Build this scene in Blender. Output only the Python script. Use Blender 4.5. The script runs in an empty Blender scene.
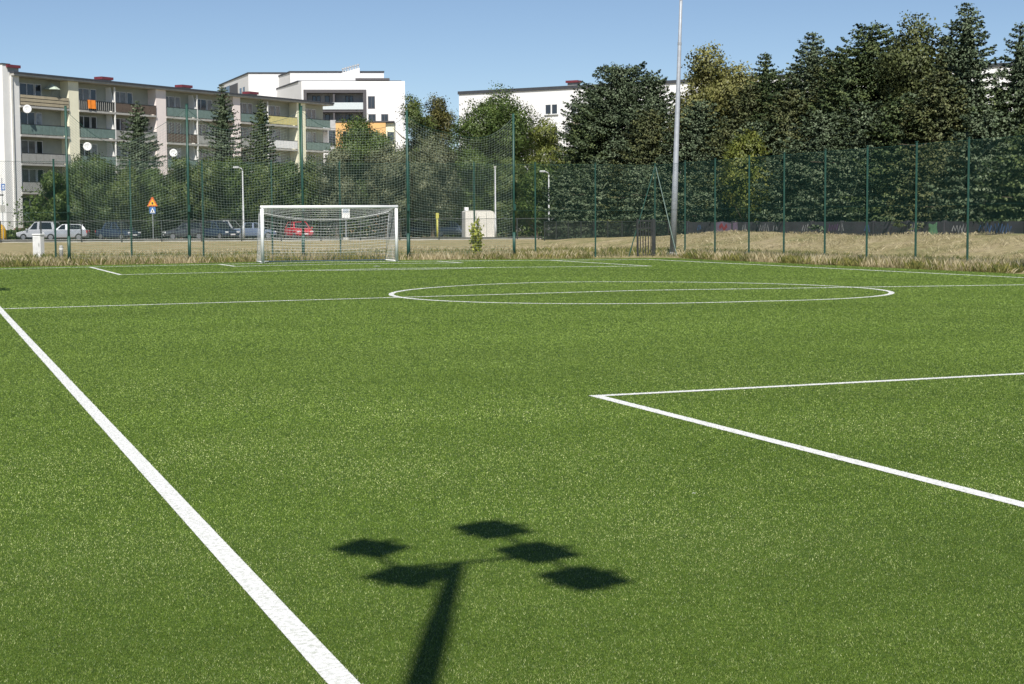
import bpy, math, random
import numpy as np
from mathutils import Vector, Matrix

R_ = math.radians
scene = bpy.context.scene
C = scene.collection
PI = math.pi

# ------------------------------------------------------------------ camera model
F_PX, PITCH, ROLL, YAW, CAM_H = 1643.6, 0.0738, -0.0060, 0.3437, 1.589
CX, CY, CROWN = -14.32, -32.006, 0.086      # where the camera stands on the pitch; crown of the pitch for drainage
PL, PW = 28.0, 13.0                          # half length, half width of the marked pitch
cyaw, syaw = math.cos(YAW), math.sin(YAW)
_f = Vector((0, math.cos(PITCH), -math.sin(PITCH)))
_r0 = Vector((1, 0, 0))
_u0 = _r0.cross(_f)
CAM_R = math.cos(ROLL) * _r0 + math.sin(ROLL) * _u0
CAM_U = -math.sin(ROLL) * _r0 + math.cos(ROLL) * _u0
CAM_F = _f

def pt(px, py, Y):
    """point of the place seen at a pixel of the photograph, Y metres ahead"""
    d = CAM_F * F_PX + CAM_R * (px - 512) + CAM_U * (342 - py)
    return Vector((d.x / d.y * Y, Y, CAM_H + d.z / d.y * Y))

def gx(px, Y):
    return pt(px, 225, Y).x

def zrow(px, py, Y):
    return pt(px, py, Y).z

def crown(x):
    return max(0.0, CROWN * (1 - abs(x) / 13.0))

def W(x, y, z=0.0):
    """pitch coordinates to the world"""
    dx, dy = x - CX, y - CY
    return Vector((dx * cyaw - dy * syaw, dx * syaw + dy * cyaw, z))

def on_row(px, y):
    """where the column px of the photograph meets the pitch row y = const"""
    k = pt(px, 225, 1.0).x
    t = y - CY
    Y = t / (cyaw - k * syaw)
    return Vector((k * Y, Y, 0))

def on_col(px, x):
    k = pt(px, 225, 1.0).x
    Y = (x - CX) / (k * cyaw + syaw)
    return Vector((k * Y, Y, 0))

# ------------------------------------------------------------------ materials
MATS = {}

def nodes_of(m):
    m.use_nodes = True
    nt = m.node_tree
    return nt, nt.nodes, nt.links

def mat(name, col, rough=0.6, metal=0.0, var=0.12, scale=3.0, bump=0.0, spec=0.4, dirt=None):
    """paint / plaster / metal with uneven colour"""
    if name in MATS:
        return MATS[name]
    m = bpy.data.materials.new(name)
    nt, N, L = nodes_of(m)
    b = N['Principled BSDF']
    b.inputs['Roughness'].default_value = rough
    b.inputs['Metallic'].default_value = metal
    b.inputs['Specular IOR Level'].default_value = spec
    tc = N.new('ShaderNodeTexCoord')
    nz = N.new('ShaderNodeTexNoise')
    nz.inputs['Scale'].default_value = scale
    nz.inputs['Detail'].default_value = 6
    nz.inputs['Roughness'].default_value = 0.65
    L.new(tc.outputs['Object'], nz.inputs['Vector'])
    rp = N.new('ShaderNodeValToRGB')
    lo = [c * (1 - var) for c in col]; hi = [min(1, c * (1 + var)) for c in col]
    if dirt:
        lo = dirt
    rp.color_ramp.elements[0].position = 0.3
    rp.color_ramp.elements[1].position = 0.65
    rp.color_ramp.elements[0].color = (*lo, 1)
    rp.color_ramp.elements[1].color = (*hi, 1)
    L.new(nz.outputs['Fac'], rp.inputs['Fac'])
    L.new(rp.outputs['Color'], b.inputs['Base Color'])
    if bump:
        bp = N.new('ShaderNodeBump')
        bp.inputs['Strength'].default_value = bump
        bp.inputs['Distance'].default_value = 0.02
        n2 = N.new('ShaderNodeTexNoise'); n2.inputs['Scale'].default_value = scale * 12
        L.new(tc.outputs['Object'], n2.inputs['Vector'])
        L.new(n2.outputs['Fac'], bp.inputs['Height'])
        L.new(bp.outputs['Normal'], b.inputs['Normal'])
    MATS[name] = m
    return m

def leafmat(name, stops, rough=0.55, trans=0.0, nscale=0.6, mixn=0.45, spec=0.3, drift=0.0, squeeze=1.0):
    """foliage: each leaf its own tone, tones drifting through the plant"""
    if name in MATS:
        return MATS[name]
    m = bpy.data.materials.new(name)
    nt, N, L = nodes_of(m)
    b = N['Principled BSDF']
    b.inputs['Roughness'].default_value = rough
    b.inputs['Specular IOR Level'].default_value = spec
    g = N.new('ShaderNodeNewGeometry')
    tc = N.new('ShaderNodeTexCoord')
    nz = N.new('ShaderNodeTexNoise'); nz.inputs['Scale'].default_value = nscale; nz.inputs['Detail'].default_value = 3
    L.new(tc.outputs['Object'], nz.inputs['Vector'])
    mx = N.new('ShaderNodeMix'); mx.data_type = 'FLOAT'
    mx.inputs[0].default_value = mixn
    L.new(g.outputs['Random Per Island'], mx.inputs[2])
    L.new(nz.outputs['Fac'], mx.inputs[3])
    rp = N.new('ShaderNodeValToRGB')
    els = rp.color_ramp.elements
    els[0].position = stops[0][0]; els[0].color = (*stops[0][1], 1)
    els[1].position = stops[-1][0]; els[1].color = (*stops[-1][1], 1)
    for p, c in stops[1:-1]:
        e = els.new(p); e.color = (*c, 1)
    L.new(mx.outputs[0], rp.inputs['Fac'])
    for e_ in els: e_.position = 0.5 + (e_.position - 0.5) * squeeze
    out = rp.outputs['Color']
    if drift:
        mp = N.new('ShaderNodeMapping'); mp.inputs['Scale'].default_value = (0.11, 0.30, 0.2); mp.inputs['Rotation'].default_value = (0, 0, 0.35)
        L.new(tc.outputs['Object'], mp.inputs['Vector'])
        n3 = N.new('ShaderNodeTexNoise'); n3.inputs['Scale'].default_value = 1.0; n3.inputs['Detail'].default_value = 5
        L.new(mp.outputs[0], n3.inputs['Vector'])
        mr = N.new('ShaderNodeMapRange'); mr.inputs[1].default_value = 0.3; mr.inputs[2].default_value = 0.7
        mr.inputs[3].default_value = 1 - drift; mr.inputs[4].default_value = 1 + drift
        L.new(n3.outputs['Fac'], mr.inputs[0])
        hs = N.new('ShaderNodeHueSaturation'); L.new(mr.outputs[0], hs.inputs['Value']); L.new(out, hs.inputs['Color'])
        out = hs.outputs['Color']
    L.new(out, b.inputs['Base Color'])
    if trans:
        tr = N.new('ShaderNodeBsdfTranslucent')
        L.new(out, tr.inputs['Color'])
        ms = N.new('ShaderNodeMixShader'); ms.inputs[0].default_value = trans
        L.new(b.outputs[0], ms.inputs[1]); L.new(tr.outputs[0], ms.inputs[2])
        L.new(ms.outputs[0], N['Material Output'].inputs['Surface'])
    MATS[name] = m
    return m

def glassmat(name, col=(0.02, 0.025, 0.03), rough=0.06):
    m = mat(name, col, rough, 0.0, 0.3, 0.8, spec=0.8)
    return m

# ------------------------------------------------------------------ mesh building
class MB:
    def __init__(self):
        self.v = []; self.f = []
    def add(self, vs, fs):
        o = len(self.v)
        self.v.extend([tuple(v) for v in vs])
        self.f.extend([tuple(i + o for i in f) for f in fs])
        return self
    def box(self, x0, x1, y0, y1, z0, z1, M=None):
        vs = [Vector((x, y, z)) for z in (z0, z1) for y in (y0, y1) for x in (x0, x1)]
        if M is not None:
            vs = [M @ v for v in vs]
        return self.add(vs, [(0, 2, 3, 1), (4, 5, 7, 6), (0, 1, 5, 4), (2, 6, 7, 3), (0, 4, 6, 2), (1, 3, 7, 5)])
    def bbox(self, x0, x1, y0, y1, z0, z1, b=0.02):
        """box with its upright edges and top rim bevelled"""
        def ring(i, z):
            return [(x0 + i, y0 + b + i, z), (x0 + b + i, y0 + i, z), (x1 - b - i, y0 + i, z), (x1 - i, y0 + b + i, z),
                    (x1 - i, y1 - b - i, z), (x1 - b - i, y1 - i, z), (x0 + b + i, y1 - i, z), (x0 + i, y1 - b - i, z)]
        vs = ring(0, z0) + ring(0, z1 - b) + ring(b * 0.7, z1)
        fs = [tuple(reversed(range(8))), tuple(range(16, 24))]
        for k in (0, 8):
            for i in range(8):
                j = (i + 1) % 8
                fs.append((k + i, k + j, k + 8 + j, k + 8 + i))
        return self.add(vs, fs)
    def tube(self, pts, r, n=8, cap=True):
        pts = [Vector(p) for p in pts]
        rs = r if isinstance(r, (list, tuple)) else [r] * len(pts)
        vs = []; fs = []
        t0 = (pts[1] - pts[0]).normalized()
        ref = Vector((0, 0, 1)) if abs(t0.z) < 0.9 else Vector((1, 0, 0))
        for i, p in enumerate(pts):
            a = pts[max(0, i - 1)]; b = pts[min(len(pts) - 1, i + 1)]
            t = (b - a).normalized()
            s = t.cross(ref).normalized(); u = s.cross(t)
            for k in range(n):
                an = 2 * PI * k / n
                vs.append(p + (s * math.cos(an) + u * math.sin(an)) * rs[i])
        for i in range(len(pts) - 1):
            for k in range(n):
                j = (k + 1) % n
                fs.append((i * n + k, i * n + j, (i + 1) * n + j, (i + 1) * n + k))
        if cap:
            fs.append(tuple(reversed(range(n)))); m = (len(pts) - 1) * n
            fs.append(tuple(range(m, m + n)))
        return self.add(vs, fs)
    def prism(self, poly, y0, y1, M=None):
        """outline in x,z pushed from y0 to y1"""
        n = len(poly)
        vs = [Vector((x, y0, z)) for x, z in poly] + [Vector((x, y1, z)) for x, z in poly]
        if M is not None:
            vs = [M @ v for v in vs]
        fs = [tuple(range(n)), tuple(reversed(range(n, 2 * n)))]
        for i in range(n):
            j = (i + 1) % n
            fs.append((i, i + n, j + n, j))
        return self.add(vs, fs)
    def build(self, name, m, parent=None, smooth=False):
        me = bpy.data.meshes.new(name)
        me.from_pydata([tuple(v) for v in self.v], [], self.f)
        return link(name, me, m, parent, smooth)

def link(name, me, m, parent=None, smooth=False):
    for mm in (m if isinstance(m, (list, tuple)) else [m]):
        me.materials.append(mm)
    if smooth:
        me.polygons.foreach_set('use_smooth', [True] * len(me.polygons))
    me.update()
    o = bpy.data.objects.new(name, me)
    C.objects.link(o)
    if parent:
        o.parent = parent
    return o

def npmesh(name, V, Fc, m, parent=None, k=None):
    """mesh from numpy arrays, faces all of one size"""
    V = np.asarray(V, np.float32); Fc = np.asarray(Fc, np.int32)
    me = bpy.data.meshes.new(name)
    k = Fc.shape[1]
    me.vertices.add(len(V)); me.vertices.foreach_set('co', V.ravel())
    me.loops.add(Fc.size); me.loops.foreach_set('vertex_index', Fc.ravel())
    me.polygons.add(len(Fc))
    me.polygons.foreach_set('loop_start', np.arange(0, Fc.size, k, dtype=np.int32))
    me.polygons.foreach_set('loop_total', np.full(len(Fc), k, np.int32))
    me.update(calc_edges=True)
    return link(name, me, m, parent)

def tag(o, label=None, cat=None, group=None, kind=None):
    if label: o['label'] = label
    if cat: o['category'] = cat
    if group: o['group'] = group
    if kind: o['kind'] = kind
    return o

def thing(name, label, cat, loc=(0, 0, 0), rotz=0.0, group=None):
    o = bpy.data.objects.new(name, None)
    o.empty_display_size = 0.3
    C.objects.link(o)
    o.location = loc
    o.rotation_euler = (0, 0, rotz)
    return tag(o, label, cat, group)

def copy_tree(o, parent=None):
    c = o.copy(); C.objects.link(c)
    if parent: c.parent = parent
    for ch in list(o.children):
        copy_tree(ch, c)
    return c

def wires(lines, r):
    """thin three-sided strands; each line is an array of points"""
    Vs = []; Fs = []; o = 0
    for p in lines:
        p = np.asarray(p, float); n = len(p)
        t = np.gradient(p, axis=0) if n > 2 else np.repeat((p[1] - p[0])[None], 2, 0)
        t /= np.linalg.norm(t, axis=1)[:, None] + 1e-12
        ref = np.array([0.3, 0.9, 0.31])
        s = np.cross(t, ref); s /= np.linalg.norm(s, axis=1)[:, None] + 1e-12
        u = np.cross(s, t)
        v = np.empty((n, 3, 3))
        for k in range(3):
            a = 2 * PI * k / 3
            v[:, k] = p + r * (math.cos(a) * s + math.sin(a) * u)
        Vs.append(v.reshape(-1, 3))
        i = np.arange(n - 1)[:, None] * 3
        for k in range(3):
            j = (k + 1) % 3
            Fs.append(np.concatenate([i + k, i + j, i + 3 + j, i + 3 + k], 1) + o)
        o += 3 * n
    return np.concatenate(Vs), np.concatenate(Fs)

# ------------------------------------------------------------------ light, sky, camera
SUN_EL = R_(52)
sun_dir = Vector((0.030, 1.0, 0)).normalized() * math.cos(SUN_EL) + Vector((0, 0, -math.sin(SUN_EL)))
sl = bpy.data.lights.new('sun', 'SUN'); sl.energy = 5.0; sl.angle = R_(0.36); sl.color = (1.0, 0.955, 0.88)
so = bpy.data.objects.new('sun', sl); C.objects.link(so)
so.rotation_euler = sun_dir.to_track_quat('-Z', 'Y').to_euler()
so.location = (0, -20, 40)
w = bpy.data.worlds.new('World'); scene.world = w; w.use_nodes = True
sky = w.node_tree.nodes.new('ShaderNodeTexSky'); sky.sky_type = 'NISHITA'; sky.sun_disc = False
sky.sun_elevation = SUN_EL; sky.sun_rotation = R_(181.7)
sky.altitude = 100; sky.air_density = 0.7; sky.dust_density = 0.0; sky.ozone_density = 2.0
bg = w.node_tree.nodes['Background']; bg.inputs['Strength'].default_value = 0.080
w.node_tree.links.new(sky.outputs[0], bg.inputs['Color'])

cam = bpy.data.cameras.new('camera'); co = bpy.data.objects.new('camera', cam); C.objects.link(co)
cam.sensor_width = 36; cam.sensor_fit = 'HORIZONTAL'; cam.lens = 36 * F_PX / 1024
cam.clip_start = 0.1; cam.clip_end = 6000
Mr = Matrix((CAM_R, CAM_U, -CAM_F)).transposed().to_4x4()
Mr.translation = Vector((0, 0, CAM_H)); co.matrix_world = Mr
scene.camera = co
vs = scene.view_settings
vs.view_transform = 'Standard'; vs.look = 'None'; vs.gamma = 1; vs.use_curve_mapping = False; vs.exposure = 0.32
scene.cycles.max_bounces = 6; scene.cycles.diffuse_bounces = 3; scene.cycles.transparent_max_bounces = 8

# ------------------------------------------------------------------ shared materials
WHITE = mat('white_paint', (0.80, 0.80, 0.79), 0.4, 0, 0.05)
PLASTER = mat('white_plaster', (0.82, 0.81, 0.78), 0.8, 0, 0.05, 0.5)
CREAM = mat('cream_plaster', (0.88, 0.84, 0.64), 0.8, 0, 0.05, 0.7)
PINK = mat('pink_plaster', (0.88, 0.78, 0.74), 0.8, 0, 0.05, 0.7)
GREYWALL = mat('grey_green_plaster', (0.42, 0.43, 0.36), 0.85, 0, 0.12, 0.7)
MODERN = mat('modern_white_render', (0.78, 0.77, 0.77), 0.75, 0, 0.03, 0.25)
CONC = mat('concrete', (0.42, 0.41, 0.38), 0.85, 0, 0.15, 2.0)
DARKG = mat('dark_grey_cladding', (0.09, 0.085, 0.09), 0.6, 0, 0.1)
ROOFM = mat('roof_felt', (0.05, 0.055, 0.065), 0.7, 0, 0.2)
RED = mat('red_tin', (0.17, 0.035, 0.045), 0.5, 0, 0.2)
ORANGE = mat('orange_render', (0.74, 0.44, 0.18), 0.8, 0, 0.06, 0.4)
GLASS = glassmat('window_glass', (0.03, 0.035, 0.045))
CARGLASS = glassmat('car_glass', (0.015, 0.018, 0.02), 0.04)
CURT = mat('curtained_pane', (0.30, 0.31, 0.33), 0.12, 0, 0.5, 1.6, spec=0.7)
CURT2 = mat('blinds_pane', (0.16, 0.15, 0.14), 0.12, 0, 0.5, 1.6, spec=0.7)
TEAL = mat('teal_panel', (0.15, 0.215, 0.195), 0.5, 0, 0.15)
BEIGEP = mat('beige_panel', (0.42, 0.36, 0.25), 0.7, 0, 0.12)
BROWNP = mat('brown_panel', (0.12, 0.09, 0.07), 0.7, 0, 0.15)
GREYP = mat('grey_panel', (0.34, 0.34, 0.32), 0.7, 0, 0.15)
YELLOWP = mat('yellow_panel', (0.62, 0.55, 0.24), 0.7, 0, 0.1)
IRON = mat('dark_iron', (0.045, 0.05, 0.05), 0.55, 0.3, 0.2)
GREENP = mat('green_powder_coat', (0.018, 0.064, 0.048), 0.45, 0, 0.25, 4)
GREENW = mat('green_wire', (0.02, 0.075, 0.058), 0.5, 0, 0.2)
NETM = mat('pale_net_cord', (0.30, 0.38, 0.32), 0.8, 0, 0.15)
GALV = mat('galvanised_steel', (0.34, 0.36, 0.39), 0.5, 0.15, 0.14, 6)
GALVL = mat('lamp_grey', (0.45, 0.46, 0.47), 0.5, 0.1, 0.1)
RUBBER = mat('tyre_rubber', (0.02, 0.02, 0.02), 0.8, 0, 0.2)
RIM = mat('wheel_rim', (0.35, 0.35, 0.36), 0.35, 0.7, 0.1)
LAMPC = mat('clear_lamp', (0.7, 0.72, 0.72), 0.15, 0, 0.1)
LAMPR = mat('red_lamp', (0.4, 0.02, 0.02), 0.2, 0, 0.1)
BARK = mat('bark', (0.11, 0.085, 0.06), 0.9, 0, 0.3, 4, 0.6)

# ------------------------------------------------------------------ the ground
def terrain():
    """dry meadow with an earth bank along the right side; one sheet to the horizon"""
    xs = np.concatenate([np.linspace(-2500, -200, 12), np.linspace(-180, 180, 181), np.linspace(200, 2500, 12)])
    ys = np.concatenate([np.linspace(-600, -60, 8), np.linspace(-50, 260, 156), np.linspace(280, 3500, 14)])
    X, Y = np.meshgrid(xs, ys)
    # pitch coordinates
    fx = X * cyaw + Y * syaw + CX
    fy = -X * syaw + Y * cyaw + CY
    rng = np.random.default_rng(3)
    ss = lambda t: np.clip(t, 0, 1) ** 2 * (3 - 2 * np.clip(t, 0, 1))
    bank = 0.86 * ss((fx - 20.0) / 6.5) * ss((32.5 - fx) / 4.0)
    along = ss((88 - fy) / 45.0)
    bank *= along * (1 + 0.06 * np.sin(fy * 0.31) + 0.04 * np.sin(fy * 0.83 + 1))
    Z = bank - 0.012
    outside = (np.abs(fx) > 15.6) | (fy > 31.2) | (fy < -34)
    Z = np.where(outside, Z + rng.normal(0, 0.02, Z.shape), -0.05)
    n, m = X.shape
    V = np.stack([X, Y, Z], -1).reshape(-1, 3)
    i = np.arange(n * m).reshape(n, m)
    Fc = np.stack([i[:-1, :-1], i[:-1, 1:], i[1:, 1:], i[1:, :-1]], -1).reshape(-1, 4)
    m_ = bpy.data.materials.new('dry_meadow')
    nt, N, L = nodes_of(m_)
    b = N['Principled BSDF']; b.inputs['Roughness'].default_value = 0.95; b.inputs['Specular IOR Level'].default_value = 0.1
    tc = N.new('ShaderNodeTexCoord')
    n1 = N.new('ShaderNodeTexNoise'); n1.inputs['Scale'].default_value = 0.35; n1.inputs['Detail'].default_value = 8; n1.inputs['Roughness'].default_value = 0.7
    n2 = N.new('ShaderNodeTexNoise'); n2.inputs['Scale'].default_value = 4.0; n2.inputs['Detail'].default_value = 5
    L.new(tc.outputs['Object'], n1.inputs['Vector']); L.new(tc.outputs['Object'], n2.inputs['Vector'])
    r1 = N.new('ShaderNodeValToRGB')
    e = r1.color_ramp.elements
    e[0].position = 0.32; e[0].color = (0.155, 0.175, 0.070, 1)
    e[1].position = 0.64; e[1].color = (0.42, 0.36, 0.235, 1)
    k = e.new(0.47); k.color = (0.325, 0.29, 0.155, 1)
    L.new(n1.outputs['Fac'], r1.inputs['Fac'])
    r2 = N.new('ShaderNodeValToRGB')
    r2.color_ramp.elements[0].position = 0.3; r2.color_ramp.elements[0].color = (0.55, 0.5, 0.45, 1)
    r2.color_ramp.elements[1].position = 0.7; r2.color_ramp.elements[1].color = (1.1, 1.08, 1.05, 1)
    L.new(n2.outputs['Fac'], r2.inputs['Fac'])
    mx = N.new('ShaderNodeMix'); mx.data_type = 'RGBA'; mx.blend_type = 'MULTIPLY'; mx.inputs[0].default_value = 1
    L.new(r1.outputs['Color'], mx.inputs[6]); L.new(r2.outputs['Color'], mx.inputs[7])
    L.new(mx.outputs[2], b.inputs['Base Color'])
    o = npmesh('ground', V, Fc, m_)
    tag(o, kind='structure')
    o.data.polygons.foreach_set('use_smooth', [True] * len(o.data.polygons))
terrain()

# turf ---------------------------------------------------------------
def turf_material():
    m = bpy.data.materials.new('artificial_turf')
    nt, N, L = nodes_of(m)
    b = N['Principled BSDF']; b.inputs['Roughness'].default_value = 0.75; b.inputs['Specular IOR Level'].default_value = 0.25
    tc = N.new('ShaderNodeTexCoord')
    def noise(s, d, r=0.6):
        n = N.new('ShaderNodeTexNoise'); n.inputs['Scale'].default_value = s; n.inputs['Detail'].default_value = d
        n.inputs['Roughness'].default_value = r
        L.new(tc.outputs['Object'], n.inputs['Vector']); return n
    fine = noise(48, 3, 0.8); mid = noise(5, 6, 0.7); big = noise(0.22, 4)
    rp = N.new('ShaderNodeValToRGB'); e = rp.color_ramp.elements
    e[0].position = 0.36; e[0].color = (0.026, 0.052, 0.005, 1)
    e[1].position = 0.66; e[1].color = (0.100, 0.165, 0.021, 1)
    k = e.new(0.5); k.color = (0.058, 0.102, 0.011, 1)
    mx = N.new('ShaderNodeMix'); mx.data_type = 'FLOAT'; mx.inputs[0].default_value = 0.35
    L.new(fine.outputs['Fac'], mx.inputs[2]); L.new(mid.outputs['Fac'], mx.inputs[3])
    L.new(mx.outputs[0], rp.inputs['Fac'])
    r2 = N.new('ShaderNodeValToRGB')
    r2.color_ramp.elements[0].position = 0.35; r2.color_ramp.elements[0].color = (0.86, 0.88, 0.84, 1)
    r2.color_ramp.elements[1].position = 0.65; r2.color_ramp.elements[1].color = (1.08, 1.07, 1.06, 1)
    L.new(big.outputs['Fac'], r2.inputs['Fac'])
    mm = N.new('ShaderNodeMix'); mm.data_type = 'RGBA'; mm.blend_type = 'MULTIPLY'; mm.inputs[0].default_value = 1
    L.new(rp.outputs['Color'], mm.inputs[6]); L.new(r2.outputs['Color'], mm.inputs[7])
    L.new(mm.outputs[2], b.inputs['Base Color'])
    bp = N.new('ShaderNodeBump'); bp.inputs['Strength'].default_value = 0.6; bp.inputs['Distance'].default_value = 0.03
    L.new(fine.outputs['Fac'], bp.inputs['Height']); L.new(bp.outputs['Normal'], b.inputs['Normal'])
    return m

def pitch():
    xs = [-15.1, -14, -13, -10, -6.5, -3, 0, 3, 6.5, 10, 13, 14, 14.9]
    ys = np.linspace(-33.5, 30.6, 40)
    V = []; Fc = []
    for y in ys:
        for x in xs:
            V.append(W(x, y, crown(x)))
    n = len(xs)
    for j in range(len(ys) - 1):
        for i in range(n - 1):
            Fc.append((j * n + i, j * n + i + 1, (j + 1) * n + i + 1, (j + 1) * n + i))
    me = bpy.data.meshes.new('pitch'); me.from_pydata([tuple(v) for v in V], [], Fc)
    o = link('pitch', me, turf_material()); tag(o, kind='structure')
pitch()

PAW, PAD, GAW, GAD, CR = 8.726, 9.413, 4.143, 3.089, 5.25
LW = 0.105
# every line of the markings as a list of pitch points
def arc(cx, cy, r, a0, a1, n=64):
    return [(cx + r * math.cos(a0 + (a1 - a0) * i / n), cy + r * math.sin(a0 + (a1 - a0) * i / n)) for i in range(n + 1)]
def seg(a, b, n=14):
    return [(a[0] + (b[0] - a[0]) * i / n, a[1] + (b[1] - a[1]) * i / n) for i in range(n + 1)]
LINES = []
h2 = LW / 2
for s in (-1, 1):
    LINES += [seg((s * PW, -PL - h2), (s * PW, PL + h2)), seg((-PW + h2, s * PL), (0, s * PL)), seg((0, s * PL), (PW - h2, s * PL))]
    for (hw, dp) in ((PAW, PAD), (GAW, GAD)):
        LINES += [seg((-hw, s * (PL - h2)), (-hw, s * (PL - dp) - s * h2)), seg((hw, s * (PL - h2)), (hw, s * (PL - dp) - s * h2)),
                  seg((-hw + h2, s * (PL - dp)), (0, s * (PL - dp))), seg((0, s * (PL - dp)), (hw - h2, s * (PL - dp)))]
LINES += [seg((-PW + h2, 0), (-CR - h2, 0)), seg((-CR + h2, 0), (0, 0)), seg((0, 0), (CR - h2, 0)), seg((CR + h2, 0), (PW - h2, 0))]
LINES.append(arc(0, 0, CR, 0, 2 * PI, 128))
# the arcs of the penalty areas
ad = 6.6; ar = 4.0
al = math.acos((PAD + h2 - ad) / ar)
for s in (1, -1):
    LINES.append(arc(0, s * (PL - ad), ar, -s * PI / 2 - al, -s * PI / 2 + al, 40))
    LINES.append(arc(0, s * (PL - ad), 0.07, 0, 2 * PI, 10))

def markings():
    m = bpy.data.materials.new('white_turf_fibre')
    nt, N, L = nodes_of(m)
    b = N['Principled BSDF']; b.inputs['Roughness'].default_value = 0.8
    tc = N.new('ShaderNodeTexCoord')
    n = N.new('ShaderNodeTexNoise'); n.inputs['Scale'].default_value = 40; n.inputs['Detail'].default_value = 4
    L.new(tc.outputs['Object'], n.inputs['Vector'])
    rp = N.new('ShaderNodeValToRGB')
    rp.color_ramp.elements[0].position = 0.3; rp.color_ramp.elements[0].color = (0.42, 0.44, 0.38, 1)
    rp.color_ramp.elements[1].position = 0.55; rp.color_ramp.elements[1].color = (0.68, 0.68, 0.67, 1)
    L.new(n.outputs['Fac'], rp.inputs['Fac']); L.new(rp.outputs['Color'], b.inputs['Base Color'])
    bm = MB(); rise = 0.004
    for li in LINES:
        P = [Vector((x, y, 0)) for x, y in li]; vs = []; fs = []
        for i, p in enumerate(P):
            t = (P[min(i + 1, len(P) - 1)] - P[max(i - 1, 0)]).normalized()
            nn = Vector((-t.y, t.x, 0)) * h2
            for q in (p + nn, p - nn):
                vs.append(W(q.x, q.y, crown(q.x) + rise))
        for i in range(len(P) - 1):
            fs.append((2 * i, 2 * i + 1, 2 * i + 3, 2 * i + 2))
        bm.add(vs, fs)
    o = bm.build('pitch_markings', m); tag(o, kind='structure')
    # keep every white face looking up
    import bmesh
    b2 = bmesh.new(); b2.from_mesh(o.data)
    for f in b2.faces:
        if f.normal.z < 0: f.normal_flip()
    b2.to_mesh(o.data); b2.free()
markings()

def in_line(fx, fy):
    """which points of the pitch lie on a white line (numpy)"""
    hit = np.zeros(fx.shape, bool)
    def box(x0, x1, y0, y1):
        return (fx > x0) & (fx < x1) & (fy > y0) & (fy < y1)
    for s in (-1, 1):
        hit |= box(s * PW - h2, s * PW + h2, -PL - h2, PL + h2)
        hit |= box(-PW, PW, s * PL - h2, s * PL + h2)
        for (hw, dp) in ((PAW, PAD), (GAW, GAD)):
            yy = sorted((s * PL, s * (PL - dp) - s * h2))
            hit |= box(-hw - h2, -hw + h2, *yy) | box(hw - h2, hw + h2, *yy)
            hit |= box(-hw, hw, s * (PL - dp) - h2, s * (PL - dp) + h2)
    hit |= box(-PW, PW, -h2, h2)
    r = np.hypot(fx, fy); hit |= np.abs(r - CR) < h2
    for s in (-1, 1):
        r = np.hypot(fx, fy - s * (PL - ad)); hit |= (np.abs(r - ar) < h2) & (s * (s * (PL - PAD - h2) - fy) > 0)
    return hit

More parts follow.
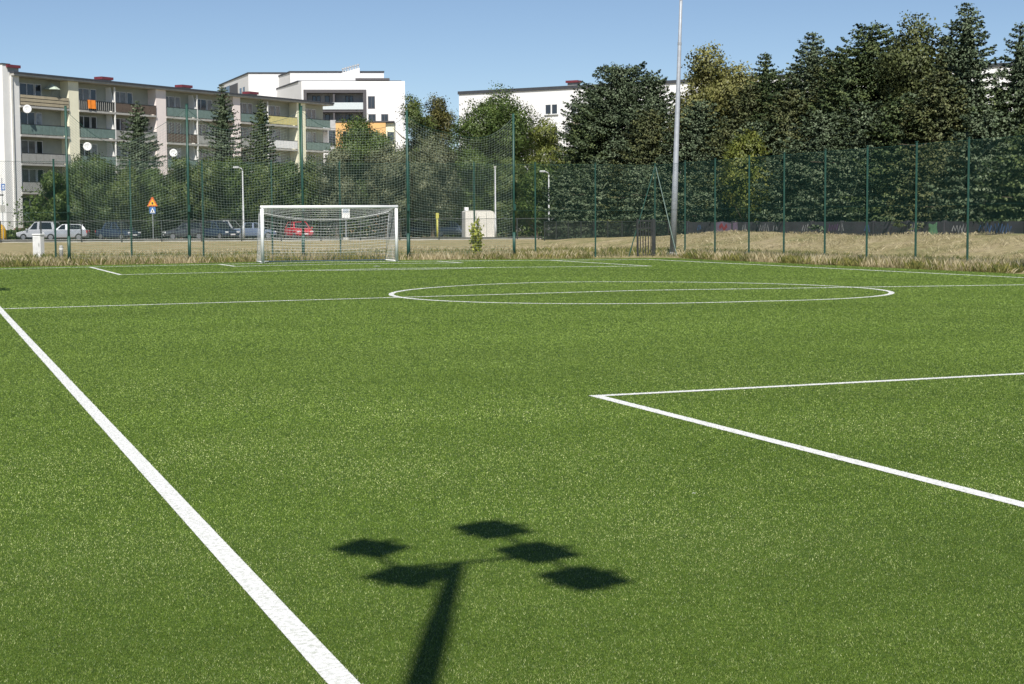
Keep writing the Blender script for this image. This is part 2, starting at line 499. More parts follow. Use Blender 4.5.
def fieldP(fx, fy, z):
    dx, dy = fx - CX, fy - CY
    return np.stack([dx * cyaw - dy * syaw, dx * syaw + dy * cyaw, z], -1)
def turf_blades():
    rng = np.random.default_rng(11)
    n = 2500000
    y0, y1 = 3.8, 74.0
    # density falls with distance as the blades in view grow finer
    p = -0.36
    u = rng.random(n)
    Y = (y0 ** p + u * (y1 ** p - y0 ** p)) ** (1 / p)
    X = (rng.random(n) * 2 - 1) * (Y * 0.35 + 0.5)
    fx = X * cyaw + Y * syaw + CX; fy = -X * syaw + Y * cyaw + CY
    keep = (fx > -15) & (fx < 14.8) & (fy < 30.4) & (fy > -33.4)
    X, Y, fx, fy = X[keep], Y[keep], fx[keep], fy[keep]; n = len(X)
    lw = in_line(fx, fy)
    Z = np.maximum(0, CROWN * (1 - np.abs(fx) / 13)) + 0.001
    ex, ey = [], []
    for li in LINES:
        q = np.array(li); sg = q[1:] - q[:-1]; ll = np.hypot(sg[:, 0], sg[:, 1])
        for a_, d_, l_ in zip(q[:-1], sg, ll):
            k = int(l_ * 420) + 1; u = rng.random(k); o_ = rng.uniform(-h2, h2, k)
            ex.append(a_[0] + d_[0] * u - d_[1] / l_ * o_); ey.append(a_[1] + d_[1] * u + d_[0] / l_ * o_)
    ex = np.concatenate(ex); ey = np.concatenate(ey)
    e3 = fieldP(ex, ey, 0 * ex); k = (e3[:, 1] > 12) & (np.abs(ex) < 14)
    X = np.concatenate([X, e3[k, 0]]); Y = np.concatenate([Y, e3[k, 1]]); fx = np.concatenate([fx, ex[k]]); fy = np.concatenate([fy, ey[k]])
    lw = np.concatenate([lw, np.ones(k.sum(), bool)]); n = len(X)
    Z = np.maximum(0, CROWN * (1 - np.abs(fx) / 13)) + 0.001
    az = rng.random(n) * 2 * PI
    wd = (0.0003 + 0.00013 * Y + 0.00032 * np.maximum(0, Y - 8)) * rng.uniform(0.7, 1.3, n)
    ht = rng.uniform(0.004, 0.0095, n)
    le = rng.uniform(0.1, 1.0, n) * ht * 1.1
    la = az + rng.normal(0, 0.9, n)
    dx, dy = np.cos(az) * wd, np.sin(az) * wd
    lx, ly = np.cos(la) * le, np.sin(la) * le
    V = np.empty((n, 3, 3), np.float32)
    V[:, 0] = np.stack([X - dx, Y - dy, Z], -1)
    V[:, 1] = np.stack([X + dx, Y + dy, Z], -1)
    V[:, 2] = np.stack([X + lx, Y + ly, Z + ht], -1)
    Fc = np.arange(3 * n).reshape(n, 3)
    g = leafmat('turf_fibre', [(0.12, (0.060, 0.112, 0.008)), (0.45, (0.140, 0.222, 0.025)), (0.72, (0.220, 0.306, 0.052)), (0.86, (0.64, 0.68, 0.30))], 0.45, 0.2, 0.35, 0.38, 0.4, drift=0.25, squeeze=0.9)  # palest stop paints sunlit sparkle into the colour of a few blades
    wt = leafmat('white_fibre', [(0.0, (0.40, 0.42, 0.38)), (0.4, (0.64, 0.65, 0.64)), (1.0, (0.80, 0.80, 0.80))], 0.6, 0.1, 0.5, 0.3)
    # wide far blades stand for tufts of many fibres, so they carry the mean tone of the fibres
    tf = leafmat('turf_tuft', [(0.10, (0.138, 0.212, 0.028)), (0.5, (0.198, 0.282, 0.050)), (0.90, (0.272, 0.360, 0.085))], 0.5, 0.2, 0.35, 0.45, 0.3, drift=0.16)
    mi = np.where(lw, 1, np.where(rng.random(n) < np.clip((Y - 9) / 9, 0, 1), 2, 0))
    o = npmesh('turf_blades', V.reshape(-1, 3), Fc, [g, wt, tf])
    o.data.polygons.foreach_set('material_index', mi.astype(np.int32))
    tag(o, kind='stuff', label='short green artificial turf fibres of the near pitch', cat='turf')
turf_blades()

# pavement and parking behind the meadow
def sheet(name, pts, z, m):
    me = bpy.data.meshes.new(name)
    me.from_pydata([(x, y, z) for x, y in pts], [], [tuple(range(len(pts)))])
    o = link(name, me, m); tag(o, kind='structure'); return o
PAVE = mat('pale_paving', (0.40, 0.33, 0.28), 0.9, 0, 0.12, 1.5)
ASPH = mat('asphalt', (0.10, 0.10, 0.10), 0.9, 0, 0.2, 3)
sheet('pavement', [(-75, 141.5), (-8, 143.5), (-8, 146.5), (-75, 144.8)], 0.06, PAVE)
sheet('parking_road', [(-85, 144.9), (-2, 146.6), (2, 154), (-85, 153.5)], 0.05, ASPH)
bm = MB(); bm.box(-75, -8, 144.86, 145.0, -0.05, 0.16, Matrix.Rotation(0.0, 4, 'Z')); tag(bm.build('kerb', CONC), kind='structure')

# ------------------------------------------------------------------ dry grass and weeds round the pitch
def quads_grass(name, P, ht, wd, mats, label, rng, lean=0.5):
    n = len(P)
    az = rng.random(n) * 2 * PI; la = rng.random(n) * 2 * PI
    h = ht * (0.3 + 1.1 * rng.random(n) ** 2); l = h * lean * rng.random(n)
    dx, dy = np.cos(az) * wd, np.sin(az) * wd
    V = np.empty((n, 4, 3), np.float32)
    mid = np.stack([np.cos(la) * l * 0.3, np.sin(la) * l * 0.3, h * 0.6], -1)
    tip = np.stack([np.cos(la) * l, np.sin(la) * l, h], -1)
    side = np.stack([dx, dy, 0 * dx], -1)
    V[:, 0] = P - side * 0.6; V[:, 1] = P + side * 0.6
    V[:, 2] = P + mid + side; V[:, 3] = P + tip
    o = npmesh(name, V.reshape(-1, 3), np.arange(4 * n).reshape(n, 4), mats)
    tag(o, label, 'grass', kind='stuff'); return o

def bank_z(fx, fy):
    ss = lambda t: np.clip(t, 0, 1) ** 2 * (3 - 2 * np.clip(t, 0, 1))
    return 0.86 * ss((fx - 20.0) / 6.5) * ss((32.5 - fx) / 4.0) * ss((88 - fy) / 45.0) * (1 + 0.06 * np.sin(fy * 0.31) + 0.04 * np.sin(fy * 0.83 + 1))

STRAW = leafmat('straw_grass', [(0.15, (0.20, 0.17, 0.08)), (0.45, (0.40, 0.335, 0.19)), (0.8, (0.64, 0.56, 0.37))], 0.8, 0.2, 0.25, 0.35)
GREENW2 = leafmat('green_weed', [(0.1, (0.06, 0.085, 0.02)), (0.5, (0.16, 0.17, 0.045)), (0.9, (0.36, 0.32, 0.10))], 0.7, 0.25, 0.25, 0.4)
rng = np.random.default_rng(5)
def clumpy(n, x0, x1, y0, y1, cell, keepf):
    x = rng.uniform(x0, x1, n); y = rng.uniform(y0, y1, n)
    v = np.sin(x / cell * 1.7 + 2 * np.sin(y / cell)) + np.sin(y / cell * 2.1 + 1.3 * np.cos(x / cell * 0.7)) + rng.normal(0, 0.8, n)
    k = v > keepf
    k &= ~((x > 11.7) & (x < 17.5) & (y > 30.3) & (y < 34) & (rng.random(n) < 0.97))      # trodden at the gate
    return x[k], y[k]
def patch(name, spec, cell, cut, ht, wd, m, label, lean):
    xa, ya = [], []
    for (n, x0, x1, y0, y1) in spec:
        a, b = clumpy(n, x0, x1, y0, y1, cell, cut); xa.append(a); ya.append(b)
    fx = np.concatenate(xa); fy = np.concatenate(ya)
    return quads_grass(name, fieldP(fx, fy, bank_z(fx, fy) - 0.02), ht, wd, m, label, rng, lean)
patch('dry_grass', ((70000, -24, 15.3, 30.75, 33.6), (36000, 15.05, 17.0, 8, 33)), 0.7, 0.0, 0.30, 0.0034, STRAW, 'dry straw-coloured tall grass along the far turf edge', 0.5)
patch('meadow_grass', ((150000, -28, 22, 30.8, 62), (50000, 15.1, 27, 2, 52)), 1.6, -0.2, 0.13, 0.007, STRAW, 'short dry grass tufts on the meadow and earth bank', 1.3)
patch('weeds', ((60000, -24, 15.3, 30.65, 33.4), (30000, 15.0, 16.8, 8, 33), (50000, -26, 20, 33, 46), (26000, 16.8, 20.5, 4, 36)), 1.3, 0.1, 0.25, 0.006, GREENW2, 'green and yellowing weeds along the far turf edge', 0.8)

# ------------------------------------------------------------------ goal
def goal():
    b0 = W(0, PL, crown(2.5) + 0.004)
    t = thing('football_goal', 'white football goal with sagging white net at the far end of the pitch', 'goal', b0, YAW)
    # local x along the goal line, y away from the pitch
    r = 0.062
    def post(x):
        bm = MB(); bm.tube([(x, 0, 0), (x, 0, 2.0)], r, 12); return bm
    for x in (-2.55, 2.55):
        post(x).build('post', WHITE, t, True)
    bm = MB(); bm.tube([(-2.612, 0, 2.055), (2.612, 0, 2.055)], r, 12); bm.build('crossbar', WHITE, t, True)
    for x in (-2.5, 2.5):
        bm = MB(); bm.tube([(x, 0.06, 2.03), (x, 0.62, 1.98), (x, 0.82, 1.86)], 0.02, 8); bm.tube([(x, 0.82, 1.86), (x, 1.45, 0.03)], 0.011, 6)
        bm.build('net_arm', GALVL, t, True)
    bm = MB(); bm.tube([(-2.5, 0.06, 0.03), (-2.5, 1.45, 0.03), (2.5, 1.45, 0.03), (2.5, 0.06, 0.03)], 0.024, 8); bm.build('ground_bar', WHITE, t, True)
    # net: roof sags between the arms
    lines = []
    def S(u, v):      # u across -2.5..2.5, v down the profile 0..1
        sag = 1 - (u / 2.5) ** 2
        if v < 0.3:
            k = v / 0.3; y = 0.05 + 0.78 * k; z = 2.03 - 0.15 * k - sag * 0.30 * k ** 1.3
        else:
            k = (v - 0.3) / 0.7; y = 0.83 + 0.60 * k + 0.05 * math.sin(PI * k); z = (1.88 - sag * 0.30) * (1 - k) + 0.04 * k
        return (u, y, z)
    for i in range(0, 43):
        u = -2.5 + 5.0 * i / 42
        lines.append([S(u, v) for v in np.linspace(0, 1, 14)])
    for j in range(0, 23):
        lines.append([S(u, j / 22) for u in np.linspace(-2.5, 2.5, 16)])
    for x in (-2.5, 2.5):      # the side panels
        for j in range(1, 17):
            z = 2.0 * j / 17
            yb = 1.45 - (1.45 - 0.82) * (z / 1.86) if z < 1.86 else 0.5
            lines.append([(x, 0.05, z), (x, yb, z)])
        for i in range(1, 12):
            y = 0.05 + 1.4 * i / 12
            zt = 2.0 if y < 0.82 else 1.86 * (1.45 - y) / 0.63
            lines.append([(x, y, 0.03), (x, y, max(0.05, zt))])
    V, Fc = wires(lines, 0.0042)
    npmesh('net', V, Fc, mat('white_net_cord', (0.74, 0.75, 0.76), 0.8, 0, 0.05), t)
    edge = MB(); edge.tube([S(u, 0.3) for u in np.linspace(-2.5, 2.5, 24)], 0.009, 5); edge.build('net_rope', WHITE, t)
goal()

# ------------------------------------------------------------------ fences
def chain_link(L, H, z0, pitch_):
    """diamond mesh from x=0..L and z0..z0+H, local"""
    lines = []
    n = int((L + H) / pitch_)
    for k in range(n):
        s = k * pitch_
        # rising to the right: x - z = s - H
        x0 = s - H; z_a = 0.0
        if x0 < 0: z_a = -x0; x0 = 0
        x1 = s; z_b = H
        if x1 > L: z_b = H - (x1 - L); x1 = L
        if z_b > z_a + 1e-3:
            lines.append([(x0, 0.0, z0 + z_a), (x1, 0.0, z0 + z_b)])
            lines.append([(L - x0, 0.004, z0 + z_a), (L - x1, 0.004, z0 + z_b)])
    return lines

FX = 15.95; FY = 33.8     # the fence stands along pitch x = FX and y = FY
def run_fence(name, label, a, b, posts, H, brace=None):
    """a, b: ends in the world; posts: distances along it"""
    d = (b - a); L = d.length; rz = math.atan2(d.y, d.x)
    t = thing(name, label, 'fence', a, rz)
    V, Fc = wires(chain_link(L, H - 0.08, 0.05, 0.085), 0.0023)
    npmesh('wire_mesh', V, Fc, GREENW, t)
    bm = MB()
    for z in (0.06, H / 2, H - 0.04):
        bm.tube([(0, 0.012, z), (L, 0.012, z)], 0.006, 5)
    bm.build('tension_wire', GREENP, t)
    for s in posts:
        bm = MB(); bm.tube([(s, -0.045, -0.3), (s, -0.045, H + 0.03)], 0.036, 8)
        bm.box(s - 0.044, s + 0.044, -0.089, -0.001, H + 0.031, H + 0.05)
        bm.build('post', GREENP, t)
    for s in brace or []:
        bm = MB(); bm.tube([(s[0], -0.045, H * s[2]), (s[1], -0.12, -0.1)], 0.026, 8); bm.build('brace', GREENP, t)
    return t
# rear fence, left to right
rear_px = [-95, -20, 55, 131, 203, 272, 340, 409, 474, 535, 595]
ra = W(-26, FY, 0); rb = W(FX, FY, 0)
def dist_on(a, p): return (Vector((p.x, p.y, 0)) - Vector((a.x, a.y, 0))).length
rp = [dist_on(ra, on_row(px, FY)) for px in rear_px]
Lr = (rb - ra).length
run_fence('wire_fence', 'tall green wire fence behind the goal ending in a braced corner post by the gate', ra, rb, rp, 4.0, [(Lr - 0.06, dist_on(ra, on_row(627, FY)), 0.97)])
# right fence from the corner towards the camera
sa = W(FX, FY, 0); sb = W(FX, -6, 0)
side_px = [686, 716, 750, 785, 826, 868, 917, 969, 1030, 1105, 1200]
sp = [0.02] + [dist_on(sa, on_col(px, FX)) for px in side_px]
run_fence('wire_fence', 'tall green wire fence along the right touchline in front of the earth bank', sa, sb, sp, 4.0, [(0.1, sp[1] - 0.55, 0.97)])

def gate():
    a = on_row(637, FY - 0.02); b = on_row(653, FY - 0.02)
    a = W(0, 0) * 0 + a; d = b - a; L = d.length
    t = thing('gate', 'small iron bar gate standing beside the fence corner post', 'gate', a - Vector((0, 0.35, 0)), math.atan2(d.y, d.x))
    bm = MB()
    for x in (0.0, L): bm.box(x - (0.035 if x < .1 else .075), x + (0.035 if x < .1 else .075), -0.03, 0.03, 0, 1.62)
    for z in (0.06, 1.55): bm.box(0.036, L - 0.076, -0.02, 0.02, z - 0.025, z + 0.025)
    bm.box(0.036, L - 0.076, -0.02, 0.02, 1.2, 1.25)
    bm.build('frame', IRON, t)
    bm = MB(); n = 5
    for i in range(1, n + 1):
        x = L * i / (n + 1); bm.box(x - 0.018, x + 0.018, -0.015, 0.015, 0.087, 1.198); bm.box(x - 0.018, x + 0.018, -0.015, 0.015, 1.252, 1.523)
    bm.build('bars', IRON, t)
gate()

def ball_net():
    y = 32.0; px = [68.5, 189, 303, 408, 514]
    P = [on_row(p, y) for p in px]; tops = [5.85, 6.0, 6.0, 5.9, 5.85]
    a = P[0]; d = P[-1] - a; rz = math.atan2(d.y, d.x)
    t = thing('ball_stop_net', 'tall green ball-stop net hung on five high poles behind the goal', 'net', a, rz)
    S = [(p - a).length for p in P]
    for i, s in enumerate(S):
        bm = MB(); bm.tube([(s, 0, -0.2), (s, 0, tops[i] + 0.1)], [0.052, 0.045], 10)
        pole = bm.build('pole', GREENP, t, True)
        bm = MB(); bm.tube([(s, 0, tops[i] + 0.1), (s, 0, tops[i] + 0.125)], 0.05, 10); bm.build('cap', GREENP, pole)
        bm = MB(); bm.tube([(s, 0, -0.03), (s, 0, 1.1)], 0.062, 10); bm.build('ground_sleeve', GREENP, pole, True)
        bm = MB(); bm.bbox(s - 0.05, s + 0.05, -0.13, -0.05, 2.0, 2.25, 0.01); bm.build('winch', GREENP, pole)
    sags = [1.05, 0.75, 0.8, 0.9]
    for i in range(4):
        s0, s1 = S[i] + 0.05, S[i + 1] - 0.05; L = s1 - s0
        def top(u, i=i): return (tops[i] - 0.1) * (1 - u) + (tops[i + 1] - 0.1) * u - sags[i] * 4 * u * (1 - u) * (1.0 + 0.25 * math.sin(5 * u + i))
        lines = []; n = int(L / 0.11)
        bel = lambda u, v: 0.10 * math.sin(PI * u) * math.sin(PI * v) + 0.05
        for k in range(n + 1):
            u = k / n; zt = top(u)
            lines.append([(s0 + L * u + 0.03 * math.sin(6 * v + k * 0.05), bel(u, v), 0.06 + (zt - 0.06) * v) for v in np.linspace(0, 1, 9)])
        m = 52
        for k in range(m + 1):
            v = k / m
            lines.append([(s0 + L * u, bel(u, v), 0.06 + (top(u) - 0.06) * v) for u in np.linspace(0, 1, 15)])
        V, Fc = wires(lines, 0.0025)
        net = npmesh('net_panel', V, Fc, NETM, t)
        bm = MB(); bm.tube([(s0 + L * u, bel(u, 1), top(u)) for u in np.linspace(0, 1, 22)], 0.008, 5); bm.build('head_rope', GREENP, net)
ball_net()

def meadow_fence():
    """low dark mesh fence across the far end of the meadow"""
    a = Vector((gx(-40, 137), 137, 0)); b = Vector((gx(556, 140), 140, 0))
    d = b - a; L = d.length
    t = thing('mesh_fence', 'low dark grey mesh fence across the far meadow before the parked cars', 'fence', a, math.atan2(d.y, d.x))
    H = 1.75; V, Fc = wires(chain_link(L, H - 0.25, 0.2, 0.16), 0.0045)
    npmesh('wire_mesh', V, Fc, IRON, t)
    bm = MB(); bm.tube([(0, 0, H), (L, 0, H)], 0.026, 6); bm.tube([(0, 0, 0.17), (L, 0, 0.17)], 0.03, 6); bm.build('rail', IRON, t)
    bm = MB(); bm.box(0, L, 0.05, 0.13, -0.1, 0.15); bm.build('plinth', CONC, t)
    n = int(L / 3.3)
    for i in range(n + 1):
        bm = MB()
        x = min(max(L * i / n, 0.08), L - 0.08); bm.box(x - 0.05, x + 0.05, -0.09, -0.031, -0.1, H + 0.06); bm.build('post', IRON, t)
meadow_fence()

def graffiti_wall():
    x = 32.0
    q = on_col(688, x); a = Vector((q.x, q.y, 0)); b = W(x, -2, 0)
    d = b - a; L = d.length
    dark = mat('dark_stained_concrete', (0.055, 0.052, 0.062), 0.85, 0, 0.25, 0.8, 0.3, dirt=(0.03, 0.03, 0.036))
    t = thing('concrete_wall', 'long low dark concrete wall with graffiti behind the earth bank', 'wall', a, math.atan2(d.y, d.x))
    n = int(L / 3); g = L / n
    bm = MB()
    for i in range(n):
        bm.box(i * g + 0.08, (i + 1) * g - 0.08, -0.05, 0.05, -0.2, 1.42)
    bm.build('panels', dark, t)
    for i in range(n + 1):
        bm = MB(); bm.box(i * g - 0.075, i * g + 0.075, -0.09, 0.09, -0.2, 1.47); bm.build('post', dark, t)
    def upx(px):
        p = on_col(px, x); return dist_on(a, p)
    cols = {'w': (0.37, 0.37, 0.37), 'r': (0.25, 0.04, 0.05), 'p': (0.15, 0.06, 0.18), 'g': (0.13, 0.27, 0.15), 'b': (0.06, 0.13, 0.30), 'l': (0.18, 0.13, 0.19)}
    rg = random.Random(4)
    def stroke(name, c, pts, wd):
        u = MB()
        P = [Vector((p[0], -0.056 - 0.002 * rg.random(), p[1])) for p in pts]
        vs = []; fs = []
        for i, p in enumerate(P):
            tt = (P[min(i + 1, len(P) - 1)] - P[max(0, i - 1)]).normalized(); nn = Vector((-tt.z, 0, tt.x)) * wd
            vs += [p + nn, p - nn]
        for i in range(len(P) - 1): fs.append((2 * i, 2 * i + 1, 2 * i + 3, 2 * i + 2))
        u.add(vs, fs); u.build('graffiti', mat('spray_' + c, cols[c], 0.7, 0, 0.2), t)
    def blob(c, px, w_, z0, z1):
        u = upx(px); stroke('g', c, [(u - w_, (z0 + z1) / 2), (u - w_ / 3, (z0 + z1) / 2 + 0.08), (u + w_ / 3, (z0 + z1) / 2 - 0.05), (u + w_, (z0 + z1) / 2 + 0.04)], (z1 - z0) / 2)
    blob('l', 727, 1.5, 0.75, 1.38); 
    u = upx(724); stroke('g', 'r', [(u - .6, 1.0), (u - .2, 1.25), (u + .1, 0.95), (u + .5, 1.22)], 0.13)
    for px, c, nl in ((700, 'b', 3), (745, 'w', 3), (765, 'w', 7), (776, 'w', 3), (806, 'w', 4), (834, 'p', 6), (842, 'w', 3), (868, 'b', 3), (958, 'w', 5), (966, 'w', 3), (986, 'b', 6), (997, 'b', 6), (1008, 'b', 4), (914, 'w', 2)):
        u = upx(px); q = []
        for k in range(nl + 2):
            q.append((u + (k / (nl + 1) - .5) * 0.16 * nl, 1.08 + (0.24 if k % 2 else -0.2) * rg.uniform(.5, 1.1)))
        stroke('g', c, q, 0.04)
    u = upx(934); stroke('g', 'g', [(u - .36, 1.08), (u, 1.0), (u + .34, 1.1)], 0.26)
    stroke('g', 'g', [(u + .26, 1.15), (u + .3, 1.38)], 0.06); stroke('g', 'g', [(u - .3, 1.15), (u - .32, 1.3)], 0.06)
graffiti_wall()

def dark_fence():
    q = on_col(688, 32.0); a = on_col(545, 32.0); d = q - a; d.z = 0; L = d.length - 0.2
    t = thing('mesh_fence', 'dark mesh fence running from the kiosk meadow to the graffiti wall', 'fence', (a.x, a.y, 0), math.atan2(d.y, d.x))
    V, Fc = wires(chain_link(L, 1.3, 0.12, 0.13), 0.0075); npmesh('wire_mesh', V, Fc, IRON, t)
    bm = MB(); bm.tube([(0, 0, 1.46), (L, 0, 1.46)], .03, 6); bm.tube([(0, 0, 0.12), (L, 0, 0.12)], .03, 6); bm.build('rail', IRON, t)
    n = int(L / 2.5)
    for i in range(n + 1):
        bm = MB(); x = .06 + (L - .12) * i / n; bm.box(x - .05, x + .05, -.1, -.034, -.1, 1.5); bm.build('post', IRON, t)
dark_fence()

# ------------------------------------------------------------------ floodlight masts
def mast(label, loc, head_rot, rk=1.0, H=12.0):
    t = thing('floodlight_mast', label, 'floodlight', loc, head_rot, 'floodlight masts round the pitch')
    bm = MB(); bm.bbox(-0.22, 0.22, -0.22, 0.22, -0.05, 0.12, 0.03); bm.build('footing', CONC, t)
    bm = MB(); n = 9
    zs = [0.12, 3.6, 3.62, 7.2, 7.22, 9.35, 9.37, H + .1]
    rs = [0.15, 0.128, 0.12, 0.10, 0.094, 0.083, 0.075, 0.062]
    rs = [r * rk for r in rs]
    bm.tube([(0, 0, z) for z in zs], rs, 14); pole = bm.build('pole', GALV, t, True)
    bm = MB(); bm.box(-0.05, 0.05, -0.165, -0.12, 0.7, 1.15); bm.build('service_hatch', GALV, pole)
    bm = MB()
    zc = H * 0.742; bm.tube([(0, 0, zc - .06), (0, 0, zc + .06)], 0.09 * rk, 14); bm.build('collar', GALV, pole)
    return t, pole
def mast_head(t, H, rails):
    bm = MB()
    for (p, q) in rails['bars']:
        bm.tube([(*p, H), (*q, H)], 0.022, 8)
    bm.build('crossarm', GALV, t)
    q = rails['lamps'][-1]; bm = MB(); bm.tube([(0, 0, H - .02), (q[0] * .6, q[1] * .6, H - .02)], 0.055, 8); bm.build('bracket_arm', GALV, t)
    for (x, y, rz, hx, hy) in rails['lamps']:
        M = Matrix.Translation((x, y, H + 0.02)) @ Matrix.Rotation(rz, 4, 'Z') @ Matrix.Rotation(R_(20), 4, 'X')
        bm = MB()
        prof = [(-hx, 0.05), (-hx, 0.0), (hx, 0.0), (hx, 0.05), (hx * .7, 0.10), (-hx * .7, 0.10)]
        bm.prism(prof, -hy, hy, M)
        lamp = bm.build('lamp', GALVL, t)
        bm = MB(); bm.box(-hx + .025, hx - .025, -hy + .025, hy - .025, -0.012, -0.003, M); bm.build('lens', LAMPC, lamp)
        u = hx + .02
        bm = MB(); bm.prism([(-u, -.05), (-hx - .004, -.05), (-hx - .004, .12), (hx + .004, .12), (hx + .004, -.05), (u, -.05), (u, .14), (-u, .14)], -.025, .025, M); bm.build('bracket', GALV, lamp)
HM = 10.6
cot = 1 / math.tan(SUN_EL)
sh = Vector((sun_dir.x, sun_dir.y, 0)).normalized() * (HM * cot)
def gpt(px, py):
    d = CAM_F * F_PX + CAM_R * (px - 512) + CAM_U * (342 - py)
    s = -(CAM_H - 0.012) / d.z
    return Vector((d.x * s, d.y * s, 0))
base = gpt(456, 566) - sh
lampS = [(491, 528), (536, 551), (583, 577), (368, 546), (404, 574)]
lp = [gpt(q[0], q[1] + 2) - sh - base for q in lampS]
e1 = gpt(478, 521) - sh - base; e2 = gpt(607, 589) - sh - base
f1 = gpt(352, 540) - sh - base; f2 = gpt(430, 586) - sh - base
mid1 = gpt(536, 556) - sh - base
rails = {'bars': [((e1.x, e1.y), (e2.x, e2.y)), ((f1.x, f1.y), (f2.x, f2.y)), ((f2.x * .6 + f1.x * .4, f2.y * .6 + f1.y * .4), (mid1.x, mid1.y))],
         'lamps': [(p.x, p.y, R_(37), .15, .17) if i < 3 else (p.x, p.y, R_(63), .145, .165) for i, p in enumerate(lp)]}
t, _ = mast('tall steel floodlight mast just behind the camera casting its lamp shadow on the turf', base, 0, 0.74, H=HM)
mast_head(t, HM, rails)
fm = pt(672.8, 253, 73.5)
m2, _ = mast('tall grey steel floodlight mast rising past the top of the photo beside the fence corner', (fm.x, fm.y, 0), 0, H=12.6)
mast_head(m2, 12.6, rails)
m2.rotation_euler = (Matrix.Rotation(0.031, 3, 'Y') @ Matrix.Rotation(PI, 3, 'Z')).to_euler()
g3 = gpt(2, 289) - sh
m3 = copy_tree(t); m3.location = (g3.x - 0.35, g3.y - 0.3, 0)
m3['label'] = 'floodlight mast beyond the left edge that drops a small shadow beside the touchline'

# ------------------------------------------------------------------ trees
def spruce_crown(rng, H, Rr, base, dens=1.0, leaf=0.30, power=0.75, droop=0.35):
    """whorls of drooping boughs; each bough a fan of needle sprays, thick towards its end"""
    Ps, Ds, Ss, Nn = [], [], [], []
    z = base
    while z < H - 0.12:
        t = (z - base) / (H - base)
        Lm = Rr * (1 - t) ** power * min(1.0, 0.55 + t * 4) + 0.14
        nb = int(5 + 6 * min(1, Lm / 2.2))
        a0 = rng.random() * 6.28
        for k in range(nb):
            a = a0 + 6.283 * k / nb + rng.normal(0, 0.2)
            L = Lm * rng.uniform(0.62, 1.15)
            ns = max(3, int(L / 0.13 * dens))
            s = rng.random(ns) ** 0.75
            r = L * s
            zz = z + r * (0.28 * t - 0.03) - droop * L * s ** 1.2 * (1 - t * 0.8) + 0.16 * L * s ** 4
            out = np.array([math.cos(a), math.sin(a), 0.0]); side = np.array([-math.sin(a), math.cos(a), 0.0])
            for sd in (-1, 1, 0):
                sp = rng.random(ns) * (0.10 + 0.34 * L * (0.25 + s * (1.25 - s))) * sd * 0.75
                P = out * r[:, None] + side * sp[:, None] + np.array([0, 0, 1.0]) * (zz - 0.25 * np.abs(sp))[:, None] + rng.normal(0, 0.045, (ns, 3))
                D = out + np.array([0, 0, -0.35]) + side * (0.8 * sd) + rng.normal(0, 0.28, (ns, 3))
                if sd == 0: D = D + np.array([0, 0, 0.5])
                Ps.append(P); Ds.append(D); Ss.append(leaf * rng.uniform(0.55, 1.2, ns) * (0.7 + 0.3 * min(1, Lm)))
                Nn.append(np.tile(out * 0.75 + side * 0.35 * sd + np.array([0, 0, 0.62]), (ns, 1)))
        z += rng.uniform(0.34, 0.56) * (1.15 - 0.5 * t)
    n = 16
    Ps.append(np.stack([rng.normal(0, 0.05, n), rng.normal(0, 0.05, n), H - 0.6 * rng.random(n)], -1))
    D = rng.normal(0, 0.4, (n, 3)); D[:, 2] += 0.9; Ds.append(D); Ss.append(np.full(n, leaf * 0.7)); Nn.append(D.copy())
    # old wood and shaded needles close to the trunk
    n = int(230 * H * Rr ** 0.5); t = rng.random(n) ** 1.3; z = base * 0.5 + t * (H - base * .5) * 0.93; r = (Rr * (1 - t) ** power) * 0.5 * rng.random(n) ** 0.5; a = rng.random(n) * 6.28
    Ps.append(np.stack([np.cos(a) * r, np.sin(a) * r, z - 0.3 * r], -1)); Ds.append(rng.normal(0, 1, (n, 3))); Ss.append(leaf * rng.uniform(.9, 1.5, n)); Nn.append(np.stack([np.cos(a), np.sin(a), 0.2 + 0 * a], -1))
    return np.concatenate(Ps), np.concatenate(Ds), np.concatenate(Ss), np.concatenate(Nn)

def leaves_mesh(rng, P, D, S, wide=0.42):
    n = len(P)
    D = D / (np.linalg.norm(D, axis=1)[:, None] + 1e-9)
    rv = rng.normal(0, 1, (n, 3)); rv[:, 2] += 0.6
    s = np.cross(D, rv); s /= np.linalg.norm(s, axis=1)[:, None] + 1e-9
    nrm = np.cross(s, D)
    V = np.empty((n, 4, 3), np.float32)
    h = S[:, None]
    V[:, 0] = P - D * h * 0.5
    V[:, 1] = P + s * h * wide + D * h * 0.05 - nrm * h * 0.08
    V[:, 2] = P + D * h * 0.55
    V[:, 3] = P - s * h * wide + D * h * 0.05 - nrm * h * 0.08
    return V.reshape(-1, 3), np.arange(4 * n).reshape(n, 4)

def leafy(name, rng, P, D, S, Nn, wide, m, parent):
    """leaves whose shading follows the bough or clump they belong to"""
    V, Fc = leaves_mesh(rng, P, D, S, wide)
    Nn = Nn + rng.normal(0, 0.17, Nn.shape)
    Nn /= np.linalg.norm(Nn, axis=1)[:, None] + 1e-9
    q = V.reshape(-1, 4, 3); g = np.cross(q[:, 2] - q[:, 0], q[:, 3] - q[:, 1])
    flip = (g * Nn).sum(1) < 0
    Fc = np.where(flip[:, None], Fc[:, ::-1], Fc)
    o = npmesh(name, V, Fc, m, parent)
    o.data.polygons.foreach_set('use_smooth', [True] * len(Fc))
    o.data.normals_split_custom_set_from_vertices(np.repeat(Nn, 4, 0).astype(np.float32))
    return o

